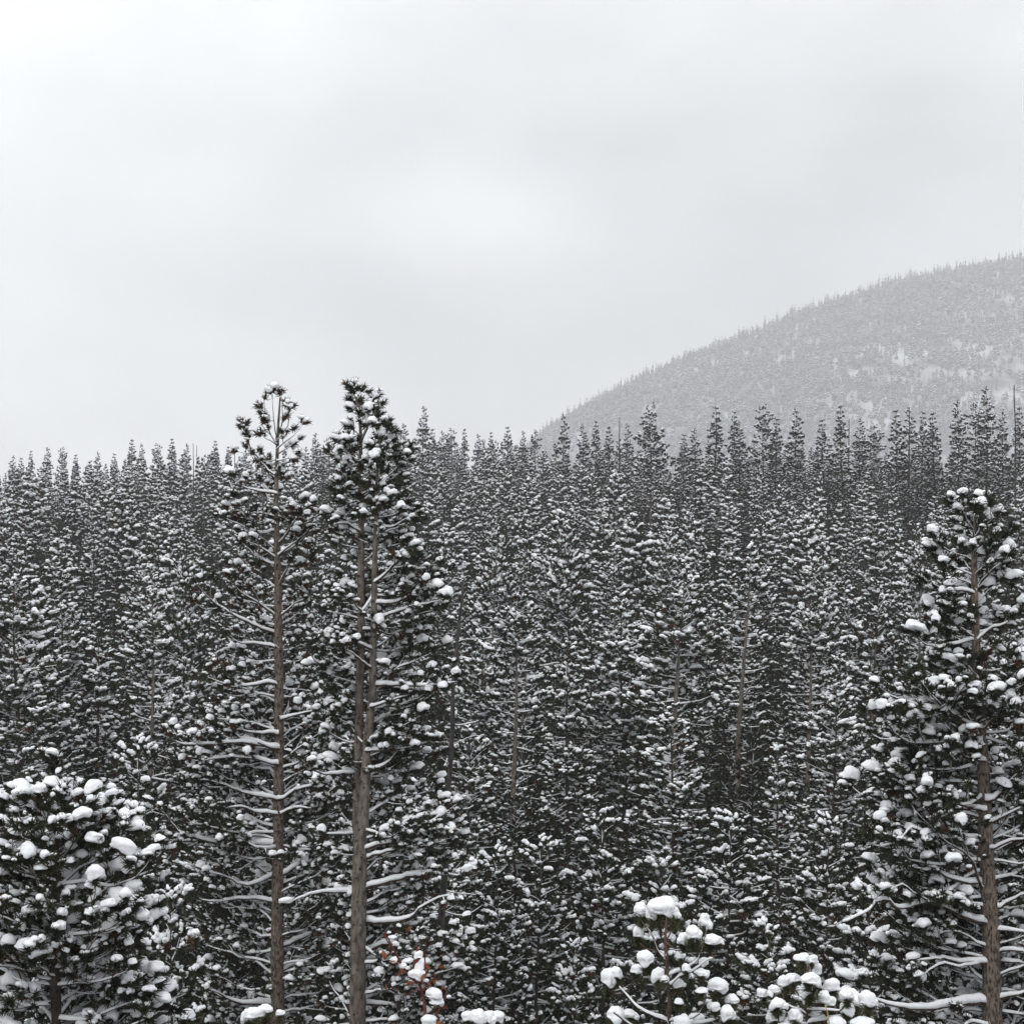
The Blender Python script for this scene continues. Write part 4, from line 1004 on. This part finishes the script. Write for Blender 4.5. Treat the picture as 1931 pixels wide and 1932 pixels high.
for i, (H, Rc, shp) in enumerate([(11, 1.5, 'spire'), (13, 1.6, 'spire'), (9, 2.0, 'round'), (7, 2.2, 'round'), (12, 1.2, 'spire'), (8, 2.3, 'round')]):
    o = build('hill_tree_%02d' % i, hill_tree(300 + i, H, Rc, shp)); sc.collection.objects.unlink(o); hcol.objects.link(o)
q = np.random.default_rng(9); n = 46000
hx = q.uniform(-110, 1150, n); hy = q.uniform(2150, 3420, n)
ux, uy = hx / HK, hy / HK
dn = .5 + .5 * np.sin(ux * .019 + 1.3 * np.sin(uy * .012)) * np.sin(uy * .017 + ux * .006 + .8) + .3 * np.sin(ux * .06) * np.sin(uy * .05)
edge = np.clip((hy - HD - SK * (hx - HC) + 120) / 100, 0, 1)
keep = q.random(n) < np.clip(.22 + .8 * dn + edge * .3, .10, 1)
hx, hy, dn, edge = hx[keep], hy[keep], dn[keep], edge[keep]
hz = hill(hx, hy) - .3
ok = hz > g(hx, hy) - 2; hx, hy, hz, edge = hx[ok], hy[ok], hz[ok], edge[ok]
n = len(hx); tall = q.random(n) < .38 + .15 * edge
idx = np.where(tall, q.choice([0, 1, 4], n), q.choice([2, 3, 5], n)); s_ = 1.5 * np.clip(q.lognormal(-.15, .25, n), .5, 1.25); s_ = np.where(tall, s_, s_ * .9)
scatter('hillside_woods', np.stack([hx, hy, hz], -1), idx, np.stack([s_, s_, s_ * q.uniform(.85, 1.25, n)], -1), hcol, 'faint frosted woods covering the misty hillside behind the forest')

print('unique tris', sum(len(m.polygons) for m in bpy.data.meshes))
# ------------------------------------------------------------------ falling-snow haze
hv = np.array([(a, b, c) for c in (-90.0, 620.0) for b in (YLIM[0] - 8, YLIM[1] + 8) for a in (XLIM[0] - 8, XLIM[1] + 8)], float)
hf = np.array([(0, 2, 1), (1, 2, 3), (4, 5, 6), (5, 7, 6), (0, 1, 4), (1, 5, 4), (2, 6, 3), (3, 6, 7), (0, 4, 2), (2, 4, 6), (1, 3, 5), (3, 7, 5)])
M_HAZE = bpy.data.materials.new('haze'); M_HAZE.use_nodes = True
hn = M_HAZE.node_tree.nodes; hn.clear(); ho = hn.new('ShaderNodeOutputMaterial'); pv = hn.new('ShaderNodeVolumePrincipled')
pv.inputs['Color'].default_value = (.97, .98, 1.0, 1); pv.inputs['Density'].default_value = .00030
pv.inputs['Density Attribute'].default_value = ''; pv.inputs['Temperature Attribute'].default_value = ''; pv.inputs['Color Attribute'].default_value = ''
M_HAZE.node_tree.links.new(pv.outputs[0], ho.inputs['Volume'])
tag(build('haze', [(hv, hf, M_HAZE)], smooth=False), 'thin pale snowfall haze over forest and hill', 'haze', None, 'stuff')
